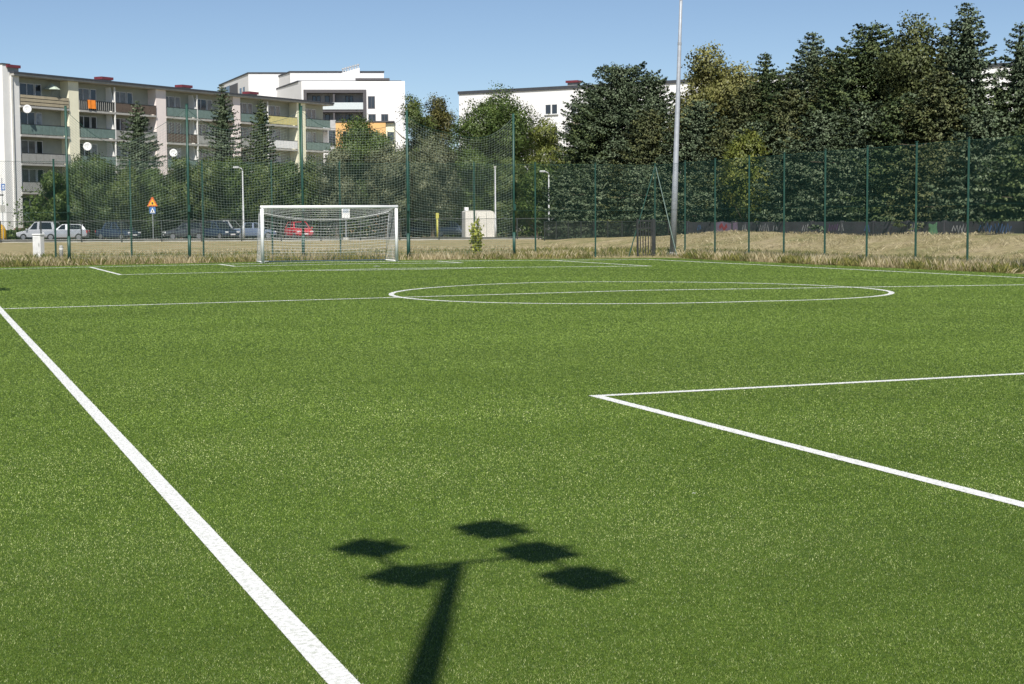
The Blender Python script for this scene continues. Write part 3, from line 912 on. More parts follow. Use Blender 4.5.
def broad_crown(rng, H, Rr, base, n, leaf=0.24, lobes=15, flat=1.0, narrow=0.0, hollow=0.74, gap=0.15):
    cz = (H + base) / 2; hz = (H - base) / 2
    C_, Rl = [], []
    for k in range(lobes):
        d = rng.normal(0, 1, 3); d /= np.linalg.norm(d)
        q = rng.uniform(0.35, 0.72)
        zf = d[2] * q
        wfac = 1.0 - narrow * max(0, zf) * 1.3
        C_.append([d[0] * q * Rr * wfac, d[1] * q * Rr * wfac, cz + zf * hz]); Rl.append(Rr * rng.uniform(0.34, 0.52) * (wfac * .6 + .4))
    C_.append([0, 0, H - hz * 0.40]); Rl.append(Rr * 0.36 * (1 - narrow * .3)); C_.append([0, 0, cz - hz * .4]); Rl.append(Rr * 0.5)
    C_ = np.array(C_); Rl = np.array(Rl)
    top = np.array([min(r, H - c[2]) if H - c[2] > 0.2 else r * .5 for c, r in zip(C_, Rl)])
    wts = Rl ** 2; wts /= wts.sum()
    nc = int(n / 64)
    li = rng.choice(len(C_), nc, p=wts)
    d = rng.normal(0, 1, (nc, 3)); d /= np.linalg.norm(d, axis=1)[:, None]
    rad = Rl[li] * (hollow + (1.08 - hollow) * rng.random(nc))
    cc = C_[li] + d * rad[:, None] * np.array([1, 1, 1.0])
    cc[:, 2] = np.minimum(cc[:, 2], H - 0.1 - 0.3 * rng.random(nc))
    kp = cc[:, 2] > base * 0.85
    cc = cc[kp]; dd = d[kp]; nc = len(cc)
    m = int(n / nc)
    idx = np.repeat(np.arange(nc), m)
    fill = int(n * 0.30)
    P = cc[idx] + rng.normal(0, 1, (len(idx), 3)) * (0.17 + 0.042 * Rr) * np.array([1, 1, 0.7])
    D = rng.normal(0, 0.8, (len(idx), 3)) + np.array([0, 0, -0.15])
    S = leaf * rng.uniform(0.6, 1.35, len(idx))
    lj = rng.choice(len(C_), fill, p=wts); q = rng.normal(0, 1, (fill, 3)); q /= np.linalg.norm(q, axis=1)[:, None]
    Pf = C_[lj] + q * (Rl[lj] * 0.8 * rng.random(fill) ** 0.4)[:, None]
    ok = Pf[:, 2] < H - 0.2; Pf = Pf[ok]
    P = np.concatenate([P, Pf]); D = np.concatenate([D, rng.normal(0, 1, Pf.shape)]); S = np.concatenate([S, leaf * rng.uniform(0.9, 1.4, len(Pf))])
    Nn = np.concatenate([dd[idx] * 0.8 + 1.6 * (P[:len(idx)] - cc[idx]) / (0.5 + 0.12 * Rr) * 0.25, q[ok] * 0.8]) + np.array([0, 0, 0.3])
    return P, D, S, Nn

def trunk_mesh(rng, H, r, limbs, Rr, base, conifer=False):
    bm = MB()
    k = 6
    wob = [(rng.normal(0, 0.03 * H * 0.1), rng.normal(0, 0.03 * H * 0.1)) for _ in range(k)]
    top = H * (0.97 if conifer else 0.75)
    pts = [(0, 0, -0.2)] + [(wob[i][0] * (i > 0), wob[i][1] * (i > 0), top * (i + 1) / k) for i in range(k)]
    rs = [r * 1.25] + [r * (1 - 0.9 * (i + 1) / k) + 0.012 for i in range(k)]
    bm.tube(pts, rs, 8)
    for i in range(limbs):
        z0 = rng.uniform(base * 0.8, H * 0.7); a = rng.random() * 6.28
        L = Rr * rng.uniform(0.5, 0.85)
        up = -0.1 if conifer else 0.75
        p0 = Vector((0, 0, z0)); p2 = p0 + Vector((math.cos(a) * L, math.sin(a) * L, L * up)); p1 = (p0 + p2) / 2 + Vector((0, 0, -0.08 * L))
        bm.tube([p0, p1, p2], [r * 0.38, r * 0.24, 0.015], 6, False)
    return bm

SPR_SILVER = leafmat('silver_spruce_needles', [(0.15, (0.034, 0.054, 0.026)), (0.5, (0.080, 0.115, 0.058)), (0.85, (0.180, 0.220, 0.130))], 0.6, 0.05, 1.3, 0.78, squeeze=0.55)
SPR_GREEN = leafmat('spruce_needles', [(0.15, (0.023, 0.044, 0.016)), (0.5, (0.060, 0.091, 0.031)), (0.85, (0.143, 0.176, 0.062))], 0.6, 0.05, 1.3, 0.78, squeeze=0.55)
SPR_OLIVE = leafmat('olive_spruce_needles', [(0.15, (0.035, 0.048, 0.018)), (0.5, (0.081, 0.098, 0.035)), (0.85, (0.169, 0.175, 0.069))], 0.6, 0.05, 1.3, 0.78, squeeze=0.55)
LEAF_DARK = leafmat('dark_leaves', [(0.15, (0.033, 0.060, 0.017)), (0.5, (0.079, 0.122, 0.029)), (0.85, (0.150, 0.203, 0.057))], 0.45, 0.22, 1.3, 0.78, squeeze=0.55)
LEAF_MID = leafmat('mid_green_leaves', [(0.15, (0.038, 0.065, 0.017)), (0.5, (0.092, 0.130, 0.033)), (0.85, (0.177, 0.206, 0.065))], 0.45, 0.22, 1.3, 0.78, squeeze=0.55)
LEAF_YEL = leafmat('yellow_green_leaves', [(0.15, (0.059, 0.083, 0.017)), (0.5, (0.136, 0.165, 0.033)), (0.85, (0.254, 0.266, 0.071))], 0.45, 0.25, 1.3, 0.78, squeeze=0.55)
LEAF_GOLD = leafmat('golden_leaves', [(0.15, (0.085, 0.095, 0.028)), (0.5, (0.185, 0.188, 0.060)), (0.85, (0.32, 0.31, 0.12))], 0.5, 0.25, 1.3, 0.7, squeeze=0.55)
LEAF_PALE = leafmat('pale_olive_leaves', [(0.15, (0.065, 0.080, 0.040)), (0.5, (0.136, 0.153, 0.080)), (0.85, (0.236, 0.242, 0.142))], 0.5, 0.2, 1.3, 0.78, squeeze=0.55)
LEAF_RUST = leafmat('rusty_leaves', [(0.15, (0.050, 0.058, 0.018)), (0.5, (0.115, 0.118, 0.034)), (0.85, (0.210, 0.185, 0.065))], 0.5, 0.2, 1.3, 0.6, squeeze=0.6)

LEAF_BROWN = leafmat('brownish_leaves', [(0.15, (0.040, 0.055, 0.018)), (0.5, (0.092, 0.112, 0.040)), (0.85, (0.175, 0.195, 0.080))], 0.5, 0.2, 1.3, 0.78, squeeze=0.55)
TREE_N = [0]
def tree(kind, name, label, cat, px, top, Y, Rr, base=0.6, m=None, n=6500, leaf=0.24, group=None, **kw):
    TREE_N[0] += 1
    rng = np.random.default_rng(100 + TREE_N[0])
    g = pt(px, top, Y); H = g.z
    fxx = g.x * cyaw + Y * syaw + CX; fyy = -g.x * syaw + Y * cyaw + CY
    t = thing(name, label, cat, (g.x, Y, -0.02), 0, group)
    if kind == 'spruce':
        P, D, S, Nn = spruce_crown(rng, H, Rr, base, leaf=leaf * 0.66, dens=2.3, **kw)
        trunk_mesh(rng, H, 0.018 * H, 4, Rr, base, True).build('trunk', BARK, t)
    else:
        P, D, S, Nn = broad_crown(rng, H, Rr, base, int(n * 4.2), leaf * 0.62, **kw)
        zt = np.percentile(P[:, 2], 99.7)
        P[:, 2] = base * .5 + (P[:, 2] - base * .5) * (H - base * .5) / (zt - base * .5)
        trunk_mesh(rng, H, 0.017 * H + 0.03, 7, Rr, base).build('trunk', BARK, t)
    leafy('crown', rng, P, D, S, Nn, 0.34 if kind == 'spruce' else 0.42, m, t)
    return t

GC = 'conifers behind the graffiti wall'
GL = 'trees before the apartment block'
def lat(px, l):
    """distance ahead of a column where it is l metres to the right of the near touchline post"""
    return l / (pt(px, 225, 1.0).x * cyaw + syaw)
# -- by the apartment block
tree('spruce', 'spruce', 'grey-green spruce in front of the pink pier left of the taller one', 'tree', 137, 100, 153, 4.0, 0.8, SPR_SILVER, leaf=.26, group=GL)
tree('spruce', 'spruce', 'tallest slim spruce before the apartment block with cones near its tip', 'tree', 222, 84, 155, 3.6, 0.8, SPR_SILVER, leaf=.25, group=GL)
tree('spruce', 'spruce', 'narrow dark green spruce right of the tallest one at the apartments', 'tree', 261, 99, 157, 3.2, 0.8, SPR_GREEN, leaf=.25, group=GL)
for (px, top, Y, r, m, lb) in (
    (52, 172, 150, 1.3, LEAF_DARK, 'small dark shrub beside the lowest balconies of the white strip'),
    (78, 158, 152, 2.3, LEAF_DARK, 'dark bush behind the silver wagon below the satellite dish'),
    (103, 156, 151, 2.1, LEAF_DARK, 'dark rounded tree behind the dark blue car'),
    (128, 168, 150, 1.9, LEAF_MID, 'low green bush below the leftmost spruce'),
    (155, 170, 151, 1.8, LEAF_DARK, 'dark bush directly behind the warning sign'),
    (180, 158, 152, 2.2, LEAF_MID, 'bright green rounded tree between the warning sign and the tallest spruce'),
    (208, 160, 151, 2.0, LEAF_MID, 'green bush below the tallest spruce behind parked cars'),
    (236, 158, 153, 2.1, LEAF_DARK, 'dark bush behind the street lamp left of the goal'),
    (262, 165, 152, 2.0, LEAF_MID, 'green bush behind the left goal post'),
    (288, 163, 153, 2.1, LEAF_DARK, 'dark bush behind the red car'),
    (312, 158, 155, 2.1, LEAF_MID, 'leafy bush at the right end of the apartment block'),
    (336, 150, 154, 2.2, LEAF_PALE, 'pale green bush behind the middle of the goal')):
    tree('broad', 'leafy_tree', lb, 'tree', px, top, Y, r, 0.25, m, n=5200, leaf=.20, group=GL, lobes=11)
tree('broad', 'leafy_tree', 'dark pointed broadleaf tree before the orange building', 'tree', 361, 120, 165, 3.9, 0.8, LEAF_DARK, n=14000, leaf=.23, narrow=0.55, lobes=22)
tree('broad', 'leafy_tree', 'pale tree between the pointed dark tree and the high net pole', 'tree', 386, 146, 158, 2.3, 0.6, LEAF_PALE, n=6000, leaf=.21)
tree('broad', 'leafy_tree', 'grey-green bushy tree just right of the goal', 'tree', 399, 152, 157, 2.2, 0.3, LEAF_PALE, n=5200, leaf=.21)
tree('broad', 'poplar', 'bluish green upright tree beside the right end of the white flats', 'tree', 412, 99, 178, 3.5, 1.2, LEAF_MID, n=10000, leaf=.24, narrow=0.6)
tree('broad', 'leafy_tree', 'thin rusty brown topped tree left of the big round one', 'tree', 441, 98, 182, 2.7, 2.0, LEAF_RUST, n=5000, leaf=.24, narrow=0.5)
tree('broad', 'leafy_tree', 'pale olive bushy tree right of the goal behind the net', 'tree', 432, 138, 155, 3.0, 0.5, LEAF_PALE, n=9500, leaf=.20)
tree('broad', 'leafy_tree', 'big round dark green tree before the long white building', 'tree', 497, 93, 178, 6.0, 1.4, LEAF_DARK, n=15000, leaf=.27, lobes=20)
tree('broad', 'leafy_tree', 'low dark tree behind the white kiosk', 'tree', 472, 150, 158, 2.5, 0.3, LEAF_DARK, n=6500, leaf=.21)
tree('broad', 'leafy_tree', 'green shrub right of the white kiosk behind the net edge', 'tree', 510, 160, 154, 2.3, 0.3, LEAF_MID, n=6500, leaf=.21)
tree('broad', 'leafy_tree', 'yellowish green tree left of the great silver spruce', 'tree', 548, 122, 168, 3.6, 0.8, LEAF_YEL, n=9000, leaf=.24)
tree('broad', 'leafy_tree', 'dark low tree behind the right street lamp', 'tree', 536, 165, 150, 2.0, 0.3, LEAF_DARK, n=5500, leaf=.21)
# -- the conifer belt on the right; a full spread of spruces with broadleaves between
S_ = 'spruce'
belt = [
 # px, top, lateral, radius, base, material, label
 (588, 108, 53, 3.0, 0.5, SPR_GREEN, 'dark spruce under the left flank of the great silver one', dict(power=0.5)),
 (650, 110, 52, 3.0, 0.5, SPR_OLIVE, 'olive spruce between the great silver one and the mast', dict(power=0.55)),
 (600, 160, 49.5, 2.3, 0.3, SPR_SILVER, 'low silver spruce behind the gate side of the rear fence', dict(power=0.5)),
 (640, 165, 49, 2.1, 0.3, SPR_SILVER, 'low silver spruce right behind the gate', dict(power=0.5)),
 (699, 100, 51, 3.0, 0.5, SPR_SILVER, 'grey spruce below the golden tree right of the mast', dict(power=0.55)),
 (735, 118, 50, 2.8, 0.4, SPR_OLIVE, 'olive spruce right of the golden tree', dict(power=0.55)),
 (766, 51, 56, 2.6, 1.0, SPR_GREEN, 'slim dark spruce with a bare leaning tip right of the golden tree', dict(power=0.8)),
 (757, 120, 49.5, 2.7, 0.3, SPR_SILVER, 'silvery young spruce behind the wall under the leaning tip', dict(power=0.6)),
 (790, 88, 52, 2.8, 0.4, SPR_OLIVE, 'olive spruce between the leaning tip and the pointed one', dict(power=0.6)),
 (813, 32, 55, 3.0, 0.6, SPR_SILVER, 'pointed grey-green spruce with layered top in the belt middle', dict(power=0.7)),
 (822, 110, 49.5, 2.7, 0.3, SPR_SILVER, 'silver spruce in front below the pointed one', dict(power=0.55)),
 (847, 45, 53, 2.9, 0.5, SPR_GREEN, 'dark spruce against the left of the twin-topped one', dict(power=0.6)),
 (872, 22, 55, 3.2, 0.5, SPR_GREEN, 'broad twin-topped dark spruce left of the brownish tree', dict(power=0.5)),
 (866, 100, 49.5, 2.8, 0.3, SPR_SILVER, 'silver young spruce in front of the twin-topped one', dict(power=0.6)),
 (903, 95, 50, 2.6, 0.3, SPR_GREEN, 'dark spruce below the brownish broadleaf tree', dict(power=0.6)),
 (968, 2, 54, 3.1, 0.5, SPR_SILVER, 'tallest spruce of the belt reaching the top edge', dict(power=0.75)),
 (940, 70, 51, 2.6, 0.4, SPR_OLIVE, 'olive spruce left below the tallest one', dict(power=0.6)),
 (985, 105, 49, 2.5, 0.3, SPR_SILVER, 'silver spruce with layered boughs right below the tallest one', dict(power=0.6)),
 (1021, 22, 54, 2.5, 0.5, SPR_SILVER, 'pointed spruce at the right edge of the photo', dict(power=0.85)),
 (716, 150, 48.8, 2.2, 0.2, SPR_SILVER, 'low silver spruce in front of the grey one right of the mast', dict(power=0.55)),
 (793, 148, 48.6, 2.4, 0.2, SPR_SILVER, 'low silver spruce in the front row left of the pointed one', dict(power=0.55)),
 (668, 152, 49, 2.2, 0.2, SPR_SILVER, 'low silver spruce directly behind the steel mast', dict(power=0.55)),
 (942, 142, 48.4, 2.4, 0.2, SPR_OLIVE, 'low olive spruce in the front row before the tallest one', dict(power=0.55)),
 (566, 168, 49.5, 2.0, 0.2, SPR_SILVER, 'low silver spruce right of the short-armed street lamp', dict(power=0.55)),
 (1030, 120, 48.5, 2.2, 0.3, SPR_GREEN, 'dark spruce in front at the right edge', dict(power=0.6)),
 (750, 84, 53, 2.5, 0.4, SPR_OLIVE, 'olive spruce just left of the leaning tip', dict(power=0.55)),
 (779, 70, 54, 2.4, 0.4, SPR_GREEN, 'dark green spruce just right of the leaning tip', dict(power=0.6)),
 (797, 60, 55.5, 2.5, 0.4, SPR_OLIVE, 'slender olive spruce touching the pointed one on its left', dict(power=0.65)),
 (832, 52, 54.5, 2.6, 0.4, SPR_OLIVE, 'olive spruce touching the pointed one on its right', dict(power=0.6)),
 (893, 48, 56, 2.8, 0.4, SPR_GREEN, 'dark spruce between the twin-topped one and the brownish tree', dict(power=0.6)),
 (943, 36, 56.5, 2.8, 0.4, SPR_OLIVE, 'olive spruce rising behind the left shoulder of the tallest one', dict(power=0.6)),
 (916, 92, 51.5, 2.7, 0.3, SPR_SILVER, 'silver spruce in the front row under the brownish tree', dict(power=0.55)),
 (1000, 86, 53, 2.4, 0.3, SPR_GREEN, 'dark green spruce between the tallest one and the right edge', dict(power=0.55)),
 (1075, 40, 53, 2.8, 0.4, SPR_GREEN, 'dark spruce beyond the right edge of the photo', dict(power=0.6)),
]
for (px, top, l, r, b, m, lb, kw) in belt:
    kw = dict(power=kw['power'] * 0.92)
    tree('spruce', 'spruce', lb, 'tree', px, top, lat(px, l), r * 1.38, b, m, leaf=.27, group=GC, **kw)
tree('spruce', 'spruce', 'great broad silver spruce left of the steel mast', 'tree', 622, 66, lat(622, 56), 5.8, 0.8, SPR_SILVER, leaf=.31, group=GC, power=0.33)
tree('spruce', 'spruce', 'silver-green spruce forming the right shoulder of the great silver one', 'tree', 652, 77, lat(652, 57), 4.4, 0.8, SPR_SILVER, leaf=.29, group=GC, power=0.42)
tree('spruce', 'spruce', 'silver-green spruce forming the left shoulder of the great silver one', 'tree', 595, 88, lat(595, 57), 4.7, 0.8, SPR_SILVER, leaf=.29, group=GC, power=0.36)
tree('broad', 'leafy_tree', 'golden yellow tree right of the steel mast', 'tree', 709, 51, lat(709, 55.5), 3.7, 3.0, LEAF_GOLD, n=9500, leaf=.27)
tree('broad', 'leafy_tree', 'brownish green broadleaf tree left of the tallest spruce', 'tree', 915, 24, lat(915, 55), 3.2, 1.0, LEAF_BROWN, n=11000, leaf=.24, narrow=.3)
tree('broad', 'leafy_tree', 'yellow-green sapling at the foot of the olive spruce by the mast', 'tree', 748, 135, lat(748, 48.3), 1.9, 0.6, LEAF_YEL, n=4500, leaf=.22)

# dark undergrowth behind the belt that closes the gaps
def undergrowth():
    rng = np.random.default_rng(77)
    Ps = []
    for px in np.arange(560, 1075, 3.2):
        l = rng.uniform(57, 64); Y = lat(px, l)
        n = 620
        c = np.array([gx(px, Y), Y, 0]); h = rng.uniform(3.0, 7.5)
        P = c + np.stack([rng.normal(0, 1.0, n), rng.normal(0, 1.0, n), h * rng.random(n) ** 0.8], -1)
        Ps.append(P)
    P = np.concatenate(Ps); n = len(P)
    V, Fc = leaves_mesh(rng, P, rng.normal(0, 1, (n, 3)), 0.27 * rng.uniform(.6, 1.3, n))
    tag(npmesh('undergrowth', V, Fc, SPR_GREEN), 'dark undergrowth beneath the conifer belt', 'undergrowth', kind='stuff')
    Ps = []
    for px in np.arange(-30, 570, 4):
        Y = 161 + rng.uniform(0, 8) if px > 335 else 154 + rng.uniform(0, 2.5)
        n = 560; c = np.array([gx(px, Y), Y, 0]); h = rng.uniform(2.8, 5.0) if px > 30 else 0.9
        Ps.append(c + np.stack([rng.normal(0, 0.9, n), rng.normal(0, 0.8, n), h * rng.random(n) ** 0.8], -1))
    P = np.concatenate(Ps); n = len(P)
    V, Fc = leaves_mesh(rng, P, rng.normal(0, 1, (n, 3)), 0.25 * rng.uniform(.6, 1.3, n))
    tag(npmesh('hedge', V, Fc, LEAF_DARK), 'dark hedge growing along the far side of the parking road', 'hedge', kind='stuff')
undergrowth()

def sapling():
    p = on_row(478, 33.0)
    t = thing('sapling', 'yellow-green leafy sapling at the turf edge right of the goal', 'plant', (p.x, p.y, 0))
    rng = np.random.default_rng(8)
    bm = MB(); Ps = []
    for k in range(9):
        a = rng.random() * 6.28; L = rng.uniform(0.95, 1.65); q = Vector((math.cos(a) * 0.36 * rng.random(), math.sin(a) * 0.2, L))
        bm.tube([(0.03 * math.cos(a), 0.03 * math.sin(a), -0.05), q * 0.5, q], [0.012, 0.009, 0.004], 5)
        s = rng.uniform(0.1, 1.02, 75); Ps.append(np.outer(s, np.array(q)) + rng.normal(0, 0.09, (75, 3)))
    bm.build('stems', BARK, t)
    P = np.concatenate(Ps); V, Fc = leaves_mesh(rng, P, rng.normal(0, 1, (len(P), 3)), 0.135 * rng.uniform(.6, 1.3, len(P)))
    npmesh('leaves', V, Fc, leafmat('sapling_leaves', [(0.1, (0.20, 0.25, 0.03)), (0.9, (0.56, 0.56, 0.11))], 0.5, 0.25), t)
sapling()

# ------------------------------------------------------------------ apartment block on the left
def apartments():
    P0 = Vector((gx(10, 158.5), 158.5, 0)); P1 = Vector((gx(325, 202), 202, 0))
    d = (P1 - P0).normalized(); rz = math.atan2(d.y, d.x)
    t = thing('apartment_block', 'long pastel apartment block with stacked loggias and red chimney caps at left', 'apartment block', P0, rz)
    def U(px):
        k = pt(px, 150, 1.0).x
        # P0 + u d on the ray x = k y
        return (k * P0.y - P0.x) / (d.x - k * d.y)
    Z = [1.85, 4.63, 7.41, 10.19, 12.97, 15.75]
    dep = 1.15; uE = U(331)
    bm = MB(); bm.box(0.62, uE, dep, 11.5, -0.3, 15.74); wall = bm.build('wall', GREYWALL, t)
    bm = MB(); bm.box(-0.3, 0.60, 0.12, 11.4, -0.3, 16.75); gable = bm.build('gable_wall', PLASTER, t)
    bm = MB(); bm.box(-0.36, 0.66, 0.06, 11.5, 16.752, 16.86); bm.build('coping', ROOFM, gable)
    bm = MB(); bm.tube([(0.72, -0.09, 0), (0.72, -0.09, 15.6)], 0.06, 8); bm.build('downpipe', GREYP, t)
    # piers standing in the front plane
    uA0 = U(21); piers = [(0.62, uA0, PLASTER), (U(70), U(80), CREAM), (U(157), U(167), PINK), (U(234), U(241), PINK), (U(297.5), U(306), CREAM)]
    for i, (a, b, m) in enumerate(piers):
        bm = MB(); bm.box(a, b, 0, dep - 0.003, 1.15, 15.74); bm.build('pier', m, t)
        bm = MB(); bm.box(a, b, 0.01, dep - 0.003, -0.3, 1.147); bm.build('plinth', mat('brown_plinth', (0.30, 0.20, 0.15), 0.9, 0, 0.15), t)
    bm = MB(); s = U(300.3); bm.box(s - 0.17, s + 0.17, -0.05, -0.002, 1.2, 15.7); bm.build('green_strip', mat('green_strip', (0.03, 0.14, 0.05), 0.6), t)
    bm = MB(); bm.box(0.66, uE + 0.2, -0.35, 11.7, 15.75, 15.93); roof = bm.build('roof', CONC, t)
    bm = MB(); bm.box(0.66, uE + 0.26, -0.42, 11.76, 15.932, 16.12); bm.build('roof_edge', ROOFM, roof)
    for px, y in ((16, .1), (124, 2.2), (203, 2.2), (269, 2.2)):
        u = U(px)
        bm = MB(); bm.box(u - 0.7, u + 0.7, y, y + .8, 16.125, 16.5); ch = bm.build('chimney', GREYP, roof)
        bm = MB(); bm.box(u - 0.85, u + 0.85, y - .15, y + .95, 16.502, 16.78); bm.build('chimney_cap', RED, ch)
    opens = [(uA0, U(70), None), (U(80), U(157), U(115.5)), (U(167), U(234), U(197.5)), (U(241), U(297.5), U(268)), (U(306), uE - 0.15, None)]
    bays = []
    for (a, b, mid) in opens:
        bays += [(a, b)] if mid is None else [(a, mid), (mid, b)]
        for zi, z in enumerate(Z[:-1]):
            bm = MB(); bm.box(a + 0.003, b - 0.003, -0.12, dep - 0.003, z - 0.2, z); bm.build('balcony_slab', CONC, t)
        if mid:
            for zi, z in enumerate(Z[:-1]):
                z1 = Z[zi + 1] - 0.203
                M = Matrix.Rotation(0, 4, 'Z')
                bm = MB()
                bm.add([(mid - .05, -0.14, z + .002), (mid + .05, -0.14, z + .002), (mid + .05, dep - .004, z + .002), (mid - .05, dep - .004, z + .002),
                        (mid - .05, 0.55, z1), (mid + .05, 0.55, z1), (mid + .05, dep - .004, z1), (mid - .05, dep - .004, z1)],
                       [(0, 3, 2, 1), (4, 5, 6, 7), (0, 1, 5, 4), (1, 2, 6, 5), (2, 3, 7, 6), (3, 0, 4, 7)])
                bm.box(mid - .055, mid + .055, -0.11, 0.02, z + 0.002, z1)
                bm.build('divider', PLASTER, t)
    fr = mat('window_frame', (0.70, 0.70, 0.70), 0.5)
    style = {  # (bay, floor from top)
        (0, 0): BEIGEP, (0, 1): TEAL, (0, 2): GREYP, (0, 3): GREYP, (0, 4): TEAL, (1, 0): 'bars', (1, 1): TEAL, (2, 0): BROWNP, (2, 1): GREYP,
        (3, 0): TEAL, (3, 1): BROWNP, (4, 0): TEAL, (4, 1): GREYP, (5, 0): TEAL, (5, 1): GREYP, (6, 0): YELLOWP, (6, 1): WHITE, (7, 0): TEAL, (7, 1): TEAL}
    rg = random.Random(2)
    for bi, (a, b) in enumerate(bays):
        w_ = b - a
        for fi in range(5):
            z = Z[4 - fi]
            if (bi > 0 and fi > 3): continue
            s = style.get((bi, fi), rg.choice([TEAL, GREYP, TEAL, BROWNP]))
            bm = MB(); h = 1.02
            x0, x1 = a + 0.06, b - 0.06
            if s == 'bars':
                n = int((x1 - x0) / 0.28)
                for i in range(n + 1):
                    x = x0 + (x1 - x0) * i / n; bm.box(x - 0.022, x + 0.022, -0.10, -0.06, z + 0.08, z + h - 0.05)
                bm.build('railing', GREYP, t)
                bm = MB(); bm.box(x0, x1, -0.05, -0.03, z + 0.09, z + h - 0.06); bm.build('railing_mesh', IRON, t)
                bm = MB(); bm.box(x0, x1, -0.105, -0.055, z + h - 0.048, z + h); bm.build('handrail', IRON, t)
            else:
                if s is BEIGEP:
                    for k in range(3): bm.box(x0, x1, -0.10, -0.06, z + 0.08 + k * .34, z + 0.08 + k * .34 + .27)
                    rl = bm.build('railing', s, t)
                    bm = MB(); bm.box(x0, x1, -0.055, -0.035, z + 0.06, z + 1.06)
                    bm.build('railing_frame', IRON, rl)
                else:
                    n = max(2, int((x1 - x0) / 0.9)); g = (x1 - x0) / n
                    for i in range(n): bm.box(x0 + i * g + 0.02, x0 + (i + 1) * g - 0.02, -0.10, -0.07, z + 0.07, z + h - 0.05)
                    rl = bm.build('railing', s, t)
                    bm = MB(); bm.box(x0, x1, -0.115, -0.055, z + h - 0.045, z + h + 0.01)
                    for i in range(n + 1):
                        x = x0 + i * g; bm.box(max(x0, x - .018), min(x1, x + .018), -0.065, -0.03, z + 0.002, z + h - 0.048)
                    bm.build('railing_frame', IRON, rl)
            # window and balcony door in the back wall
            ww = min(1.9, w_ * 0.36); x = a + w_ * 0.16
            yb = dep
            for (xa, xb, za, zb, nm) in ((x, x + ww, z + 0.85, z + 2.3, 'window'), (x + ww + 0.12, x + ww + 0.95, z + 0.05, z + 2.3, 'balcony_door')):
                bm = MB(); e = 0.07
                for (p, q, r_, s_) in ((xa, xb, zb - e, zb), (xa, xb, za, za + e), (xa, xa + e, za + e, zb - e), (xb - e, xb, za + e, zb - e)):
                    bm.box(p, q, yb - 0.06, yb - 0.004, r_, s_)
                if nm == 'window':
                    xm = (xa + xb) / 2; bm.box(xm - .05, xm + .05, yb - 0.06, yb - 0.004, za + e, zb - e)
                wf = bm.build(nm, fr, t)
                bm = MB(); bm.box(xa + e, xb - e, yb - 0.03, yb - 0.006, za + e, zb - e); bm.build('pane', rg.choice([GLASS, GLASS, CURT, GLASS, CURT2]), wf)
    def at(px, z, out=0.3):
        p = P0 + d * U(px) + Vector((d.y, -d.x, 0)) * out; p.z = z; return p
    return at, U, d, rz, Z
APT, APU, APD, APR, APZ = apartments()

def dish(px, py, r, label):
    Y = 160
    # stands off the facade on a bracket
    for _ in range(4):
        p = APT(px, 0, 0.55); Y = p.y
    z = zrow(px, py, Y)
    t = thing('satellite_dish', label, 'satellite dish', (p.x, p.y, z - r), R_(12), 'satellite dishes on the apartment block')
    bm = MB(); n = 20; vs_ = [(0, 0.10, r)]; fs = []
    for j, q in enumerate((0.35, 0.7, 1.0)):
        for k in range(n):
            a = 2 * PI * k / n; vs_.append((math.cos(a) * r * q, 0.10 * (1 - q * q), r + math.sin(a) * r * q))
    for k in range(n): fs.append((0, 1 + k, 1 + (k + 1) % n))
    for j in range(2):
        for k in range(n):
            a = 1 + j * n + k; b = 1 + j * n + (k + 1) % n; fs.append((a, a + n, b + n, b))
    bm.add(vs_, fs)
    o = bm.build('reflector', WHITE, t, True); o.modifiers.new('thickness', 'SOLIDIFY').thickness = 0.012
    bm = MB(); bm.tube([(0, 0.11, r), (0, 0.52, r), ], 0.025, 6); bm.tube([(0, 0.06, 0.05), (0, -0.38, r * 0.75)], 0.012, 6); bm.box(-0.04, 0.04, -0.44, -0.36, r * .7, r * .7 + .1)
    bm.build('bracket', GALV, t)
dish(24.3, 109, 0.40, 'round white satellite dish left of the second balcony at the white strip')
dish(83.5, 146.5, 0.42, 'round white satellite dish at the right edge of the cream pier')
dish(169.5, 153, 0.42, 'round white satellite dish at the right edge of the pink pier')
def parasol():
    p = APT(56, APZ[4] + 0.3, -0.35)
    t = thing('parasol', 'pale parasol open on the top left balcony', 'parasol', p, 0)
    bm = MB(); bm.tube([(0, 0, 0), (0, 0, 2.1)], 0.022, 8); bm.build('pole', GALV, t)
    bm = MB(); n = 8; vs_ = [(0, 0, 2.15)] + [(math.cos(2 * PI * k / n) * 0.85, math.sin(2 * PI * k / n) * 0.85, 1.5) for k in range(n)]
    bm.add(vs_, [(0, 1 + k, 1 + (k + 1) % n) for k in range(n)]); bm.add([(v[0], v[1], v[2] - .015) for v in vs_], [(0, 1 + (k + 1) % n, 1 + k) for k in range(n)])
    bm.build('canopy', mat('pale_canvas', (0.40, 0.46, 0.38), 0.8), t)
parasol()
def towel():
    p = APT(91.5, APZ[4], 0.14)
    bm = MB(); n = 5
    vs_ = []
    for j in range(4):
        for i in range(n): vs_.append(((i / 4 - .5) * 1.05, -0.03 * math.sin(i * 2.1) - 0.01 - .02 * j, 1.05 - j * 0.29))
    fs = [(j * n + i, j * n + i + 1, (j + 1) * n + i + 1, (j + 1) * n + i) for j in range(3) for i in range(n - 1)]
    bm.add(vs_, fs)
    o = bm.build('towel', mat('orange_cloth', (0.85, 0.25, 0.03), 0.85), None)
    o.location = p; o.rotation_euler = (0, 0, APR); o.modifiers.new('thickness', 'SOLIDIFY').thickness = 0.015
    tag(o, 'bright orange towel hung over a top floor balcony railing', 'towel')
towel()

